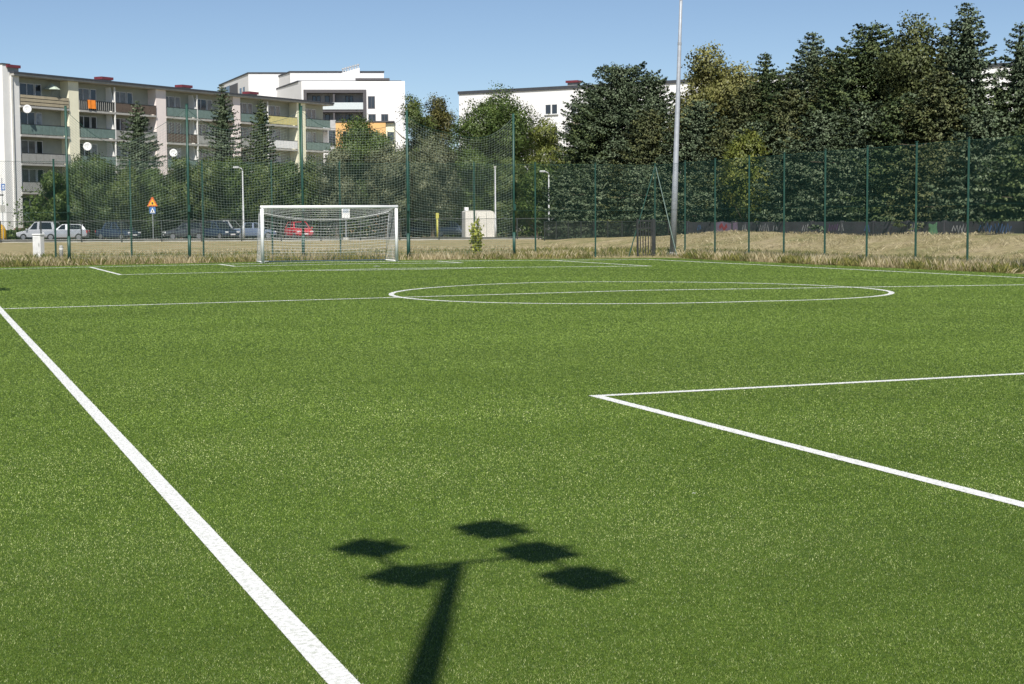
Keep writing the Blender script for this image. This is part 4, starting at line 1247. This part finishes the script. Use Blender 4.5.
# ------------------------------------------------------------------ modern white flats
def modern():
    Y0 = 260.0
    P0 = Vector((gx(303.5, Y0), Y0, 0))
    e1 = Vector((1, 0.07, 0)).normalized(); rz = math.atan2(e1.y, e1.x)
    t = thing('apartment_building', 'white modern flats with grey framed balconies and a stepped roof', 'apartment building', P0, rz)
    zt = zrow(303.5, 81, Y0); wR = 16.2
    sl = 0.30    # plan is skewed: the side walls run back to the left
    def blk(name, x0, x1, y0, y1, z0, z1, m, parent=t, cap=True):
        bm = MB(); o = [(x0 - sl * y0, y0), (x1 - sl * y0, y0), (x1 - sl * y1, y1), (x0 - sl * y1, y1)]
        bm.add([(x, y, z0) for x, y in o] + [(x, y, z1) for x, y in o], [(3, 2, 1, 0), (4, 5, 6, 7), (0, 1, 5, 4), (1, 2, 6, 5), (2, 3, 7, 6), (3, 0, 4, 7)])
        r = bm.build(name, m, parent)
        if cap:
            bm = MB(); g = 0.08; o = [(o[0][0] - g, o[0][1] - g), (o[1][0] + g, o[1][1] - g), (o[2][0] + g, o[2][1] + g), (o[3][0] - g, o[3][1] + g)]
            bm.add([(x, y, z1 + .003) for x, y in o] + [(x, y, z1 + .25) for x, y in o], [(3, 2, 1, 0), (4, 5, 6, 7), (0, 1, 5, 4), (1, 2, 6, 5), (2, 3, 7, 6), (3, 0, 4, 7)])
            bm.build('roof_edge', ROOFM, r)
        return r
    k = Y0 / F_PX                                      # metres per pixel at the front
    X = lambda px: (px - 303.5) * k
    zz = lambda py, y=0: zrow(340, py, Y0 + y)
    lx0, lx1, lz0, lz1 = X(305.5), X(367.5), zz(150), zz(89.5)
    # front wall built around the deep balcony recess
    blk('wall', 0, wR, 2.0, 17, -0.3, zt, MODERN)
    blk('wall', 0, lx0, 0, 1.998, -0.3, zt - .002, MODERN, cap=False); blk('wall', lx1, wR, 0, 1.998, -0.3, zt - .002, MODERN, cap=False)
    blk('wall', lx0 + .002, lx1 - .002, 0, 1.998, lz1, zt - .002, MODERN, cap=False)
    blk('wall', lx0 + .002, lx1 - .002, 0, 1.998, -0.3, lz0, MODERN, cap=False)
    bm = MB(); e = 0.5
    bm.box(lx0, lx1, -0.25, 1.2, lz1 - e, lz1); bm.box(lx0, lx0 + e, -0.25, 1.2, lz0, lz1 - e - .002); bm.box(lx1 - e, lx1, -0.25, 1.2, lz0, lz1 - e - .002)
    bm.build('balcony_frame', DARKG, t)
    fl = [zz(109.5), zz(128.5)]
    lx = lambda px: X(px)
    for i, z in enumerate(fl):
        bm = MB(); bm.box(lx0 + e + .002, lx1 - e - .002, -0.20, 1.95, z - 0.4, z); bm.build('balcony_slab', DARKG, t)
        bm = MB(); xa = lx(323) if i == 0 else lx(306)
        bm.box(max(xa, lx0 + e + .01), lx1 - e - .01, -0.32, -0.26, z + 0.02, z + 1.1); bm.build('balustrade', mat('milky_glass', (0.58, 0.63, 0.64), 0.2, 0, 0.06), t)
        bm = MB(); bm.box(lx(334.5), lx(336.3), -0.1, 1.9, z + .003, z + 2.55); bm.build('divider', DARKG, t)
        bm = MB(); bm.box(lx0 + e + .01, lx1 - e - .01, 1.9, 1.97, z + .003, z + 2.7); bm.build('recess_wall', mat('pale_grey_render', (0.42, 0.42, 0.43), 0.8), t)
        for (pa, pb) in ((313.5, 317.2), (317.8, 321.6), (326, 330.5), (346.5, 350), (350.6, 354)):
            bm = MB(); bm.box(lx(pa), lx(pb), 1.82, 1.898, z + 0.12, z + 2.3); wf = bm.build('window', DARKG, t)
            bm = MB(); bm.box(lx(pa) + .07, lx(pb) - .07, 1.80, 1.818, z + 0.2, z + 2.22); bm.build('pane', GLASS, wf)
    for (pa, pb, ya, yb) in ((369, 376, 96, 108.3), (369.3, 376.6, 114, 122.5), (382, 389, 114, 122.5)):
        bm = MB(); bm.box(X(pa), X(pb), -0.06, -0.003, zz(yb), zz(ya)); wf = bm.build('window', DARKG, t)
        bm = MB(); bm.box(X(pa) + .1, (X(pa) + X(pb)) / 2 - .04, -0.075, -0.062, zz(yb) + .1, zz(ya) - .1); bm.box((X(pa) + X(pb)) / 2 + .04, X(pb) - .1, -0.075, -0.062, zz(yb) + .1, zz(ya) - .1); bm.build('pane', GLASS, wf)
    # penthouse and flue block
    pz = zrow(330, 73, Y0 + 8)
    blk('penthouse', X(288) + 2.4, X(383) + 2.4, 7, 15, zt + .26, pz, MODERN)
    bm = MB(); a, b = X(334) + 1.3, X(352.5) + 1.3; z1, z2 = zz(73.2, 5), zz(68, 5)
    bm.add([(a, 4.2, zt + .26), (b, 4.2, zt + .26), (b, 5.8, zt + .26), (a, 5.8, zt + .26), (a, 4.2, z1), (b, 4.2, z2), (b, 5.8, z2), (a, 5.8, z1)], [(3, 2, 1, 0), (4, 5, 6, 7), (0, 1, 5, 4), (1, 2, 6, 5), (2, 3, 7, 6), (3, 0, 4, 7)])
    fb = bm.build('flue_block', MODERN, t)
    for i in range(7):
        u = i / 6; x = a + .25 + (b - a - .5) * u; zb = z1 + (z2 - z1) * (x - a) / (b - a)
        bm = MB(); bm.tube([(x, 5, zb - .1), (x, 5, zb + .55)], 0.11, 7); bm.tube([(x, 5, zb + .55), (x, 5, zb + .75)], 0.2, 7); bm.build('flue', GALVL, fb)
    bm = MB(); a, b = X(353) + .6, X(387) + .6; z = zz(80.3, 2)
    bm.box(a, b, 0.8, 5.0, z, z + .28); bm.box(b - .3, b - .1, 0.9, 1.1, zt + .26, z - .002); bm.build('pergola', DARKG, t)
    # left wing further back, its side windows and dark corner
    Yw = 15.0; k2 = (Y0 + Yw) / F_PX
    xl = gx(249, Y0 + Yw) - P0.x + sl * Yw + 1.9; xr = gx(283, Y0 + Yw) - P0.x + sl * Yw + 1.9
    zw = zrow(255, 73, Y0 + Yw)
    blk('left_wing', xl, xr + 4, Yw + 2.0, Yw + 27, -0.3, zw, MODERN)
    def side(name, ya, yb, za, zb, m, out=0.06):
        bm = MB()
        o = [(xl - sl * ya, ya), (xl - sl * yb, yb)]
        bm.add([(o[0][0] - out, o[0][1], za), (o[0][0] - .004, o[0][1], za), (o[1][0] - .004, o[1][1], za), (o[1][0] - out, o[1][1], za),
                (o[0][0] - out, o[0][1], zb), (o[0][0] - .004, o[0][1], zb), (o[1][0] - .004, o[1][1], zb), (o[1][0] - out, o[1][1], zb)],
               [(0, 1, 2, 3), (7, 6, 5, 4), (0, 4, 5, 1), (1, 5, 6, 2), (2, 6, 7, 3), (3, 7, 4, 0)])
        return bm.build(name, m, t)
    wv = Yw + 2
    side('cladding_panel', wv + 8.5, wv + 15, zw - 6.6, zw - 0.8, DARKG, 0.12)
    side('corner_balcony', wv + 15.1, wv + 24.5, zw - 5.2, zw - 0.7, GLASS, 0.08)
    side('balustrade', wv + 15.2, wv + 24.4, zw - 4.25, zw - 3.2, mat('milky_glass', (0.58, 0.63, 0.64)), 0.2)
    for y in (wv + 3.0, wv + 5.6):
        side('window', y, y + 1.3, zw - 4.2, zw - 1.9, GLASS)
    # windows in the receding wall between wing and front block
    for y in (4.0, 8.5, 13.0):
        bm = MB(); x0 = -sl * y
        bm.add([(x0 - .05, y, zt - 6), (x0 - .05 - sl * 1.5, y + 1.5, zt - 6), (x0 - .05 - sl * 1.5, y + 1.5, zt - 3.6), (x0 - .05, y, zt - 3.6)], [(0, 1, 2, 3)])
        o = bm.build('window', GLASS, t); o.modifiers.new('depth', 'SOLIDIFY').thickness = 0.03
modern()

def orange_house():
    Y = 246.0; a = Vector((gx(337, Y), Y, 0)); k = Y / F_PX
    t = thing('orange_building', 'orange and cream flat-roofed block in front of the white flats', 'building', a, 0.05)
    zt = zrow(337, 122.5, Y)
    bm = MB(); bm.box(0, 49.5 * k, 0, 9, -0.3, zt); bm.build('wall', ORANGE, t)
    bm = MB(); bm.box(49.5 * k + .003, 58 * k, 0.4, 9, -0.3, zt - .1); bm.build('side_wall', CREAM, t)
    bm = MB(); bm.box(-8 * k, -0.003, 0.5, 9, -0.3, zt + 0.4); bm.build('stair_tower', mat('pale_grey_render', (0.42, 0.42, 0.43)), t)
    for i in range(3):
        bm = MB(); z = zt - 1.1 - i * 4.0 - 2.3; bm.box(-7.3 * k, -0.6 * k, 0.42, 0.498, z, z + 2.3); wf = bm.build('window', DARKG, t)
        bm = MB(); bm.box(-7.0 * k, -4.1 * k, 0.40, 0.418, z + .12, z + 2.15); bm.box(-3.8 * k, -0.9 * k, 0.40, 0.418, z + .12, z + 2.15); bm.build('pane', GLASS, wf)
    bm = MB(); bm.box(-0.05, 58.3 * k, -0.08, 9.1, zt + .003, zt + .22); bm.build('roof_edge', DARKG, t)
    for px in (344, 372, 388):
        bm = MB(); x = (px - 337) * k; bm.box(x, x + 1.0, -.03 if px < 386 else .36, -.003 if px < 386 else .397, zt - 3.2, zt - 1.4); bm.build('window', GLASS, t)
orange_house()

def long_house():
    Ya, Yb = 230.0, 192.0
    P0 = Vector((gx(460, Ya), Ya, 0)); P1 = Vector((gx(1010, Yb), Yb, 0)); d = P1 - P0; L = d.length; d.normalize()
    t = thing('white_building', 'long white block with a flat roof half hidden behind the trees', 'building', P0, math.atan2(d.y, d.x))
    H = zrow(460, 94.5, Ya)
    off = mat('off_white_render', (0.80, 0.79, 0.79), 0.8, 0, 0.04, 0.3)
    bm = MB(); bm.box(0, L, 0, 11, -0.3, H); bm.build('wall', off, t)
    bm = MB(); bm.box(-.12, L + .12, -.14, 11.1, H + .003, H + .42); roof = bm.build('roof', ROOFM, t)
    def U(px):
        k = pt(px, 110, 1.0).x
        return (k * P0.y - P0.x) / (d.x - k * d.y)
    for px in (568, 700, 850):
        u = U(px); bm = MB(); bm.box(u - .7, u + .7, 1.2, 2.2, H + .425, H + .9); ch = bm.build('chimney', GREYP, roof)
        bm = MB(); bm.box(u - .9, u + .9, 1.0, 2.4, H + .902, H + 1.2); bm.build('chimney_cap', RED, ch)
    zt = zrow(551, 104.7, 224); zb = zrow(551, 115.2, 224)
    u0 = U(545.2); st = U(571) - u0
    for i in range(0, 8):
        for f in range(2):
            if f and i > 2: continue
            a = u0 + i * st; b = a + U(557.8) - u0; za, zc = zb - f * 2.9, zt - f * 2.9
            if a < 0.3 or b > L: continue
            bm = MB(); e = .09
            bm.box(a, b, -.05, -.003, zc - e, zc); bm.box(a, b, -.05, -.003, za, za + e); bm.box(a, a + e, -.05, -.003, za + e, zc - e); bm.box(b - e, b, -.05, -.003, za + e, zc - e)
            m_ = (a + b) / 2; bm.box(m_ - .1, m_ + .1, -.05, -.003, za + e, zc - e)
            wf = bm.build('window', WHITE, t)
            bm = MB(); bm.box(a + e, b - e, -.03, -.005, za + e, zc - e); bm.build('pane', GLASS, wf)
            bm = MB(); bm.box(a - .1, b + .1, -.16, -.003, za - .08, za - .003); bm.build('sill', GREYP, wf)
    u = U(575); bm = MB(); bm.box(u - 1, u + 2.2, -0.9, -.004, zb - 1.2, zb - 0.2); bm.build('balcony', off, t)
long_house()

# ------------------------------------------------------------------ cars
def car(label, px, Y, length, paint, rz=0.0, wagon=False, tall=1.46, group='cars parked beyond the meadow'):
    """nose towards local +x"""
    L = length; w2 = 0.86; h = tall
    t = thing('parked_car', label, 'car', (gx(px, Y), Y, 0.055), rz, group)
    x0, x1 = -L / 2, L / 2
    bm = MB()
    # body below the windows: stations along the car, each a rounded section
    st = [(x0, 0.42, 0.78, 0.90), (x0 + .12, 0.28, 0.93, 0.97), (x0 + L * .22, 0.22, 0.97, 1), (x0 + L * .5, 0.20, 0.96, 1), (x0 + L * .68, 0.20, 0.93, 1), (x0 + L * .86, 0.22, 0.84, .97), (x1 - .13, 0.28, 0.74, .93), (x1, 0.38, 0.60, .84)]
    vs_ = []; n = 10
    for (x, zb, zt, k) in st:
        a = w2 * k
        vs_ += [(x, -a * .8, zb), (x, -a, zb + .12), (x, -a * 1.01, (zb + zt) / 2), (x, -a * .97, zt - .06), (x, -a * .88, zt), (x, a * .88, zt), (x, a * .97, zt - .06), (x, a * 1.01, (zb + zt) / 2), (x, a, zb + .12), (x, a * .8, zb)]
    fs = [tuple(range(n)), tuple(reversed(range((len(st) - 1) * n, len(st) * n)))]
    for i in range(len(st) - 1):
        for k in range(n):
            j = (k + 1) % n; fs.append((i * n + k, (i + 1) * n + k, (i + 1) * n + j, i * n + j))
    bm.add(vs_, fs)
    # cabin: pillars and roof
    cb = [(x0 + (.05 if wagon else .18) * L * (.6 if wagon else 1), .95), (x0 + (.12 if wagon else .27) * L, h - .03), (x0 + .42 * L, h), (x0 + .56 * L, h - .03), (x0 + .73 * L, .93)]
    def cab(ins, dz, x_in=0.0):
        v = []
        for i, (x, z) in enumerate(cb):
            a = w2 * (.90 if z < 1 else .70) + ins
            v += [(x, -a, z + dz), (x, a, z + dz)]
        return v
    v = cab(0, 0)
    fs = [(2 * i, 2 * i + 1, 2 * i + 3, 2 * i + 2) for i in range(4)] + [tuple(range(0, 10, 2)), tuple(reversed(range(1, 10, 2)))]
    bm.add(v, fs)
    body = bm.build('body', paint, t, False)
    bv = body.modifiers.new('rounding', 'BEVEL'); bv.width = 0.035; bv.segments = 2; bv.limit_method = 'ANGLE'; bv.angle_limit = R_(28)
    # glass
    def lerp(a, b, k): return tuple(a[i] + (b[i] - a[i]) * k for i in range(3))
    def pane(q, nrm):
        c = [sum(p[i] for p in q) / 4 for i in range(3)]
        b_ = MB(); s = .86
        f = [tuple(c[i] + (p[i] - c[i]) * s + nrm[i] * .012 for i in range(3)) for p in q]; g = [tuple(c[i] + (p[i] - c[i]) * s - nrm[i] * .01 for i in range(3)) for p in q]
        b_.add(f + g, [(0, 1, 2, 3), (7, 6, 5, 4), (0, 4, 5, 1), (1, 5, 6, 2), (2, 6, 7, 3), (3, 7, 4, 0)]); return b_
    pane([v[6], v[7], v[9], v[8]], (.5, 0, .8)).build('windscreen', CARGLASS, t)
    pane([v[0], v[1], v[3], v[2]], (-.7, 0, .6)).build('rear_window', CARGLASS, t)
    for s in (0, 1):
        ny = -1 if s == 0 else 1
        B = [v[i * 2 + s] for i in range(5)]
        def low(x, ny=ny): return (x, ny * w2 * .90, .95)
        xm = x0 + .47 * L
        def topz(x):
            for i in range(4):
                if B[i][0] <= x <= B[i + 1][0]:
                    return lerp(B[i], B[i + 1], (x - B[i][0]) / (B[i + 1][0] - B[i][0]))
        pane([low(B[0][0] + .25), low(xm - .04), topz(xm - .04), topz(B[1][0] + .1)], (0, ny, .2)).build('side_window', CARGLASS, t)
        pane([low(xm + .04), low(B[4][0] - .22), topz(B[3][0] + .05), topz(xm + .04)], (0, ny, .2)).build('side_window', CARGLASS, t)
        for xw in (x0 + .19 * L, x0 + .81 * L):
            y = ny * (w2 - .10)
            b_ = MB(); b_.tube([(xw, y - .1, .31), (xw, y + .11, .31)], .31, 18); wh = b_.build('wheel', RUBBER, t)
            b_ = MB(); yo = ny * .025 + (y + .11 if ny > 0 else y - .1); b_.tube([(xw, yo - .02, .31), (xw, yo, .31)], .2, 14); b_.build('rim', RIM, wh)
        b_ = MB(); b_.bbox(x1 - .16, x1 - .015, *(sorted((ny * .45, ny * .76))), .60, .72, .02); b_.build('headlight', LAMPC, t)
        b_ = MB(); b_.bbox(x0 - .012, x0 + .12, *(sorted((ny * .5, ny * .8))), .66, .88, .02); b_.build('tail_light', LAMPR, t)
        b_ = MB(); b_.bbox(x0 + .70 * L, x0 + .70 * L + .14, *(sorted((ny * .86, ny * 1.02))), .93, 1.06, .02); b_.build('mirror', paint, t)
    b_ = MB(); b_.box(x1 - .02, x1 + .012, -.26, .26, .40, .51); b_.build('number_plate', WHITE, t)
    b_ = MB(); b_.box(x1 - .05, x1 + .006, -.4, .4, .54, .60); b_.build('grille', IRON, t)
    return t
CW = mat('white_car_paint', (0.40, 0.41, 0.43), 0.25, 0, 0.03, spec=0.6)
CS = mat('silver_car_paint', (0.38, 0.40, 0.43), 0.28, 0.3, 0.04, spec=0.6)
CB = mat('navy_car_paint', (0.025, 0.04, 0.075), 0.2, 0.1, 0.1, spec=0.7)
CG = mat('graphite_car_paint', (0.07, 0.075, 0.085), 0.22, 0.3, 0.1, spec=0.7)
CR_ = mat('red_car_paint', (0.55, 0.03, 0.05), 0.25, 0, 0.05, spec=0.6)
CBL = mat('grey_blue_car_paint', (0.16, 0.20, 0.28), 0.25, 0.2, 0.06, spec=0.6)
CD = mat('black_car_paint', (0.015, 0.016, 0.02), 0.2, 0, 0.1, spec=0.7)
car('white tall car facing left behind the white cabinet', 40, 148, 3.9, CW, PI - 0.15, True, 1.68)
car('silver-white wagon with rounded tail next to the white tall car', 66, 146.4, 3.9, CS, PI + 0.1, True, 1.46)
car('dark navy car angled towards the pitch under the dark trees', 118, 147, 4.1, CB, -0.55, False, 1.6)
car('graphite hatchback left of the row behind the high net pole', 184, 147.5, 3.7, CG, PI + 0.35, True, 1.52)
car('navy car with bright headlights facing the pitch left of the goal', 219, 146.8, 4.0, CB, -0.75, True, 1.62)
car('white car half hidden behind the navy car left of the goal', 229, 150.2, 4.0, CW, -0.4, True, 1.75)
car('grey-blue car behind the lamp post left of the goal', 254, 149, 3.9, CBL, 0.2, False, 1.5)
car('red car seen through the goal net', 299, 148, 3.4, CR_, -1.1, True, 1.55)
car('black car parked in the shade right of the goal', 420, 160, 4.2, CD, 0.1, False, 1.5)
car('dark grey-blue car between the yellow post and the kiosk', 452, 158, 3.6, CBL, 0.1, True, 1.5)
car('white car parked beside the grey container at the right street lamp', 557, 160, 3.0, CW, -1.2, True, 1.9)

# ------------------------------------------------------------------ street furniture
def lamp(px, top, Y, label, arm=-1, H=None):
    z = zrow(px, top, Y)
    t = thing('street_lamp', label, 'street lamp', (gx(px, Y), Y, 0), 0, 'street lamps beyond the meadow')
    bm = MB(); bm.tube([(0, 0, 0), (0, 0, 1.2), (0, 0, 1.22), (0, 0, z - .25)], [.10, .10, .075, .055], 10); bm.build('pole', GALVL, t, True)
    if arm:
        bm = MB(); bm.tube([(0, 0, z - .25), (arm * .08, 0, z - .05), (arm * .32, 0, z + .05)], .04, 8); bm.build('arm', GALVL, t, True)
        bm = MB(); bm.bbox(min(arm * .28, arm * .8), max(arm * .28, arm * .8), -.14, .14, z, z + .13, .04); hd = bm.build('lamp_head', GALVL, t)
        bm = MB(); bm.box(min(arm * .36, arm * .74), max(arm * .36, arm * .74), -.1, .1, z - .03, z - .003); bm.build('lens', LAMPC, hd)
    else:
        bm = MB(); bm.tube([(0, 0, z - .25), (0, 0, z)], [.06, .16], 10); bm.build('lamp_head', WHITE, t)
lamp(243.5, 168, 140.5, 'grey street lamp with a bent arm just left of the goal', -1)
lamp(495.5, 166, 143, 'plain grey lamp post with a small head right of the kiosk', 0)
lamp(549, 172, 143, 'slim white street lamp with a short arm left of the great spruce', -1)

def warning_sign():
    Y = 141; x = gx(153, Y)
    t = thing('road_sign', 'yellow triangular warning sign above a small blue and white sign', 'road sign', (x, Y, 0))
    bm = MB(); bm.tube([(0, 0, 0), (0, 0, zrow(153, 198, Y))], .035, 8); bm.build('pole', GALV, t)
    zt, zb = zrow(153, 197, Y), zrow(153, 206.3, Y)
    bm = MB(); bm.prism([(-.46, zb), (.46, zb), (.05, zt), (-.05, zt)], -.06, -.04); tri = bm.build('warning_triangle', mat('sign_red', (0.6, 0.12, 0.03), 0.5), t)
    bm = MB(); bm.prism([(-.33, zb + .08), (.33, zb + .08), (0, zt - .16)], -.066, -.061); bm.build('sign_face', mat('sign_yellow', (0.85, 0.42, 0.02), 0.5), tri)
    bm = MB(); bm.prism([(-.05, zb + .16), (.05, zb + .16), (.08, zb + .34), (-.06, zb + .36)], -.072, -.067); bm.build('symbol', IRON, tri)
    z0 = zb - .62
    bm = MB(); bm.box(-.26, .26, -.06, -.04, z0, z0 + .56); s2 = bm.build('square_sign', mat('sign_blue', (0.06, 0.16, 0.42), 0.5), t)
    bm = MB(); bm.prism([(-.22, z0 + .05), (.22, z0 + .05), (0, z0 + .5)], -.066, -.061); bm.build('sign_face', WHITE, s2)
    bm = MB(); bm.box(-.035, .035, -.072, -.067, z0 + .1, z0 + .3); bm.build('symbol', IRON, s2)
warning_sign()
def stop_sign():
    Y = 139; k = Y / F_PX
    t = thing('street_sign', 'sign pole with a blue plate and a grey plate at the left edge', 'road sign', (gx(3, Y), Y, 0))
    Z = lambda py: zrow(3, py, Y)
    bm = MB(); bm.tube([(0, 0, 0), (0, 0, Z(178))], .035, 8); bm.build('pole', GALV, t)
    bm = MB(); bm.box(-.05, 3.4 * k, -.06, -.04, Z(190.5), Z(183.8)); p = bm.build('blue_plate', mat('sign_blue', (0.06, 0.16, 0.42)), t)
    bm = MB(); bm.box(.8 * k, 2.6 * k, -.066, -.061, Z(189.3), Z(185)); bm.build('white_panel', WHITE, p)
    bm = MB(); bm.box(1.3 * k, 2.0 * k, -.072, -.067, Z(188.3), Z(186)); bm.build('symbol', mat('sign_blue', (0.06, 0.16, 0.42)), p)
    bm = MB(); bm.box(-4 * k, 1.2 * k, -.05, .05, Z(195.7), Z(194.4)); bm.build('arm', IRON, t)
    bm = MB(); bm.box(-2 * k, 3 * k, -.06, -.04, Z(212), Z(205.2)); bm.build('grey_plate', GREYP, t)
stop_sign()
def info_board():
    Y = 139; k = Y / F_PX
    t = thing('notice_board', 'white notice board on a post seen through the goal net', 'sign', (gx(346, Y), Y, 0))
    Z = lambda py: zrow(346, py, Y)
    bm = MB(); bm.box(-.05, .05, -.03, .03, 0, Z(206.5)); bm.build('post', GALV, t)
    bm = MB(); bm.bbox(-4 * k, 4 * k, -.07, -.032, Z(218), Z(206), .02); bd = bm.build('board', WHITE, t)
    bm = MB(); bm.box(-3 * k, 3 * k, -.078, -.072, Z(213), Z(208)); bm.build('printed_panel', mat('pale_blue_print', (0.42, 0.47, 0.55)), bd)
    bm = MB(); bm.box(-.22, .22, -.2, .2, 0, .25); bm.build('foot', CONC, t)
info_board()
def bin_():
    t = thing('recycling_bin', 'rounded yellow recycling bell at the left edge of the photo', 'bin', (gx(-1, 150), 150, 0.05))
    bm = MB(); bm.tube([(0, 0, 0), (0, 0, .25), (0, 0, .9), (0, 0, 1.3), (0, 0, 1.5)], [.62, .66, .62, .45, .2], 16); bm.build('body', mat('yellow_plastic', (0.75, 0.42, 0.02), 0.4), t, True)
    bm = MB(); bm.box(-.2, .2, -.66, -.55, .85, 1.0); bm.build('slot', IRON, t)
bin_()
def cabinet():
    Y = 74; k = Y / F_PX
    t = thing('electric_cabinet', 'white electric cabinet standing in the weeds left of the net', 'cabinet', (gx(38, Y), Y, 0), -0.35)
    z = zrow(38, 234, Y)
    bm = MB(); bm.bbox(-4.6 * k, 4.6 * k, -.15, .15, 0, z - .05, .012); bm.build('body', WHITE, t)
    bm = MB(); bm.bbox(-5 * k, 5 * k, -.18, .18, z - .048, z + .01, .015); bm.build('lid', WHITE, t)
    bm = MB(); bm.box(-4 * k, 4 * k, -.162, -.152, .28, z - .12); dr = bm.build('door', mat('cabinet_door', (0.74, 0.74, 0.73), 0.45), t)
    bm = MB(); bm.box(3 * k, 3.4 * k, -.178, -.163, .55, .7); bm.build('handle', IRON, dr)
    t2 = thing('bollard', 'short grey bollard in the weeds beside the leftmost net pole', 'bollard', (gx(60.5, 71), 71, 0))
    bm = MB(); bm.tube([(0, 0, 0), (0, 0, .58), (0, 0, .64)], [.085, .085, .05], 10); bm.build('shaft', GREYP, t2, True)
    bm = MB(); bm.tube([(0, 0, .45), (0, 0, .52)], .09, 10); bm.build('band', WHITE, t2)
cabinet()
def kiosk():
    Y = 147; k = Y / F_PX
    t = thing('kiosk', 'white rounded kiosk box beyond the low fence right of the goal', 'kiosk', (gx(478.5, Y), Y, 0), 0.2)
    z = zrow(478, 210.5, Y); x0, x1 = -15 * k, 15 * k
    m = mat('kiosk_panel', (0.74, 0.71, 0.66), 0.6, 0, 0.03, 0.6)
    pr = [(x0, 0), (x1, 0), (x1, z - .45), (x1 - .12, z - .14), (x1 - .4, z), (x0 + .15, z), (x0, z - .12)]
    bm = MB(); bm.prism(pr, -.9, .9); bm.build('shell', m, t)
    for x in (x0 + 1.0, x0 + 1.9):
        bm = MB(); bm.box(x - .02, x + .02, -.915, -.902, .1, z - .2); bm.build('seam', GREYP, t)
    bm = MB(); bm.box(x0 + 1.05, x0 + 1.85, -.92, -.902, .1, z - .35); dr = bm.build('door', m, t)
    bm = MB(); bm.box(x0 + 1.12, x0 + 1.17, -.95, -.922, 1.0, 1.15); bm.build('handle', IRON, dr)
    bm = MB(); bm.box(x0 + .05, x0 + .4, -.3, .1, z + .002, z + .3); bm.build('roof_vent', WHITE, t)
    Y2 = 151
    t = thing('container', 'small grey container behind the mesh right of the street lamp', 'container', (gx(561.5, Y2), Y2, 0))
    k = Y2 / F_PX; z = zrow(561, 218, Y2)
    bm = MB(); bm.bbox(-3 * k, 3.2 * k, -.6, .6, .15, z, .03); bm.build('body', GREYP, t)
    bm = MB(); bm.bbox(-3.4 * k, 3.6 * k, -.66, .66, z + .003, z + .12, .03); bm.build('lid', WHITE, t)
    bm = MB(); bm.box(-2.5 * k, 2.5 * k, -.5, .5, 0, .148); bm.build('base', IRON, t)
    t = thing('marker_post', 'bright yellow marker post left of the white kiosk', 'post', (gx(437.5, 146), 146, 0))
    zt = zrow(437, 213, 146)
    bm = MB(); bm.tube([(0, 0, 0), (0, 0, zt - .5)], .1, 10); bm.build('post', mat('yellow_enamel', (0.50, 0.47, 0.10), 0.5), t, True)
    bm = MB(); bm.bbox(-.14, .14, -.1, .1, zt - .498, zt, .03); bm.build('head', mat('yellow_enamel', (0.50, 0.47, 0.10)), t)
kiosk()
def litter():
    p = gpt(693, 494.5)
    bm = MB(); bm.add([(-.022, 0, .016), (.016, -.008, .018), (.026, .012, .03), (-.01, .016, .026), (0, .004, .034)], [(0, 1, 4), (1, 2, 4), (2, 3, 4), (3, 0, 4), (0, 3, 2, 1)])
    o = bm.build('paper_scrap', WHITE); o.location = (p.x, p.y, 0.002); o.scale = (.6, .6, .6)
    tag(o, 'tiny white scrap of paper lying on the turf inside the near penalty area line', 'litter')
litter()
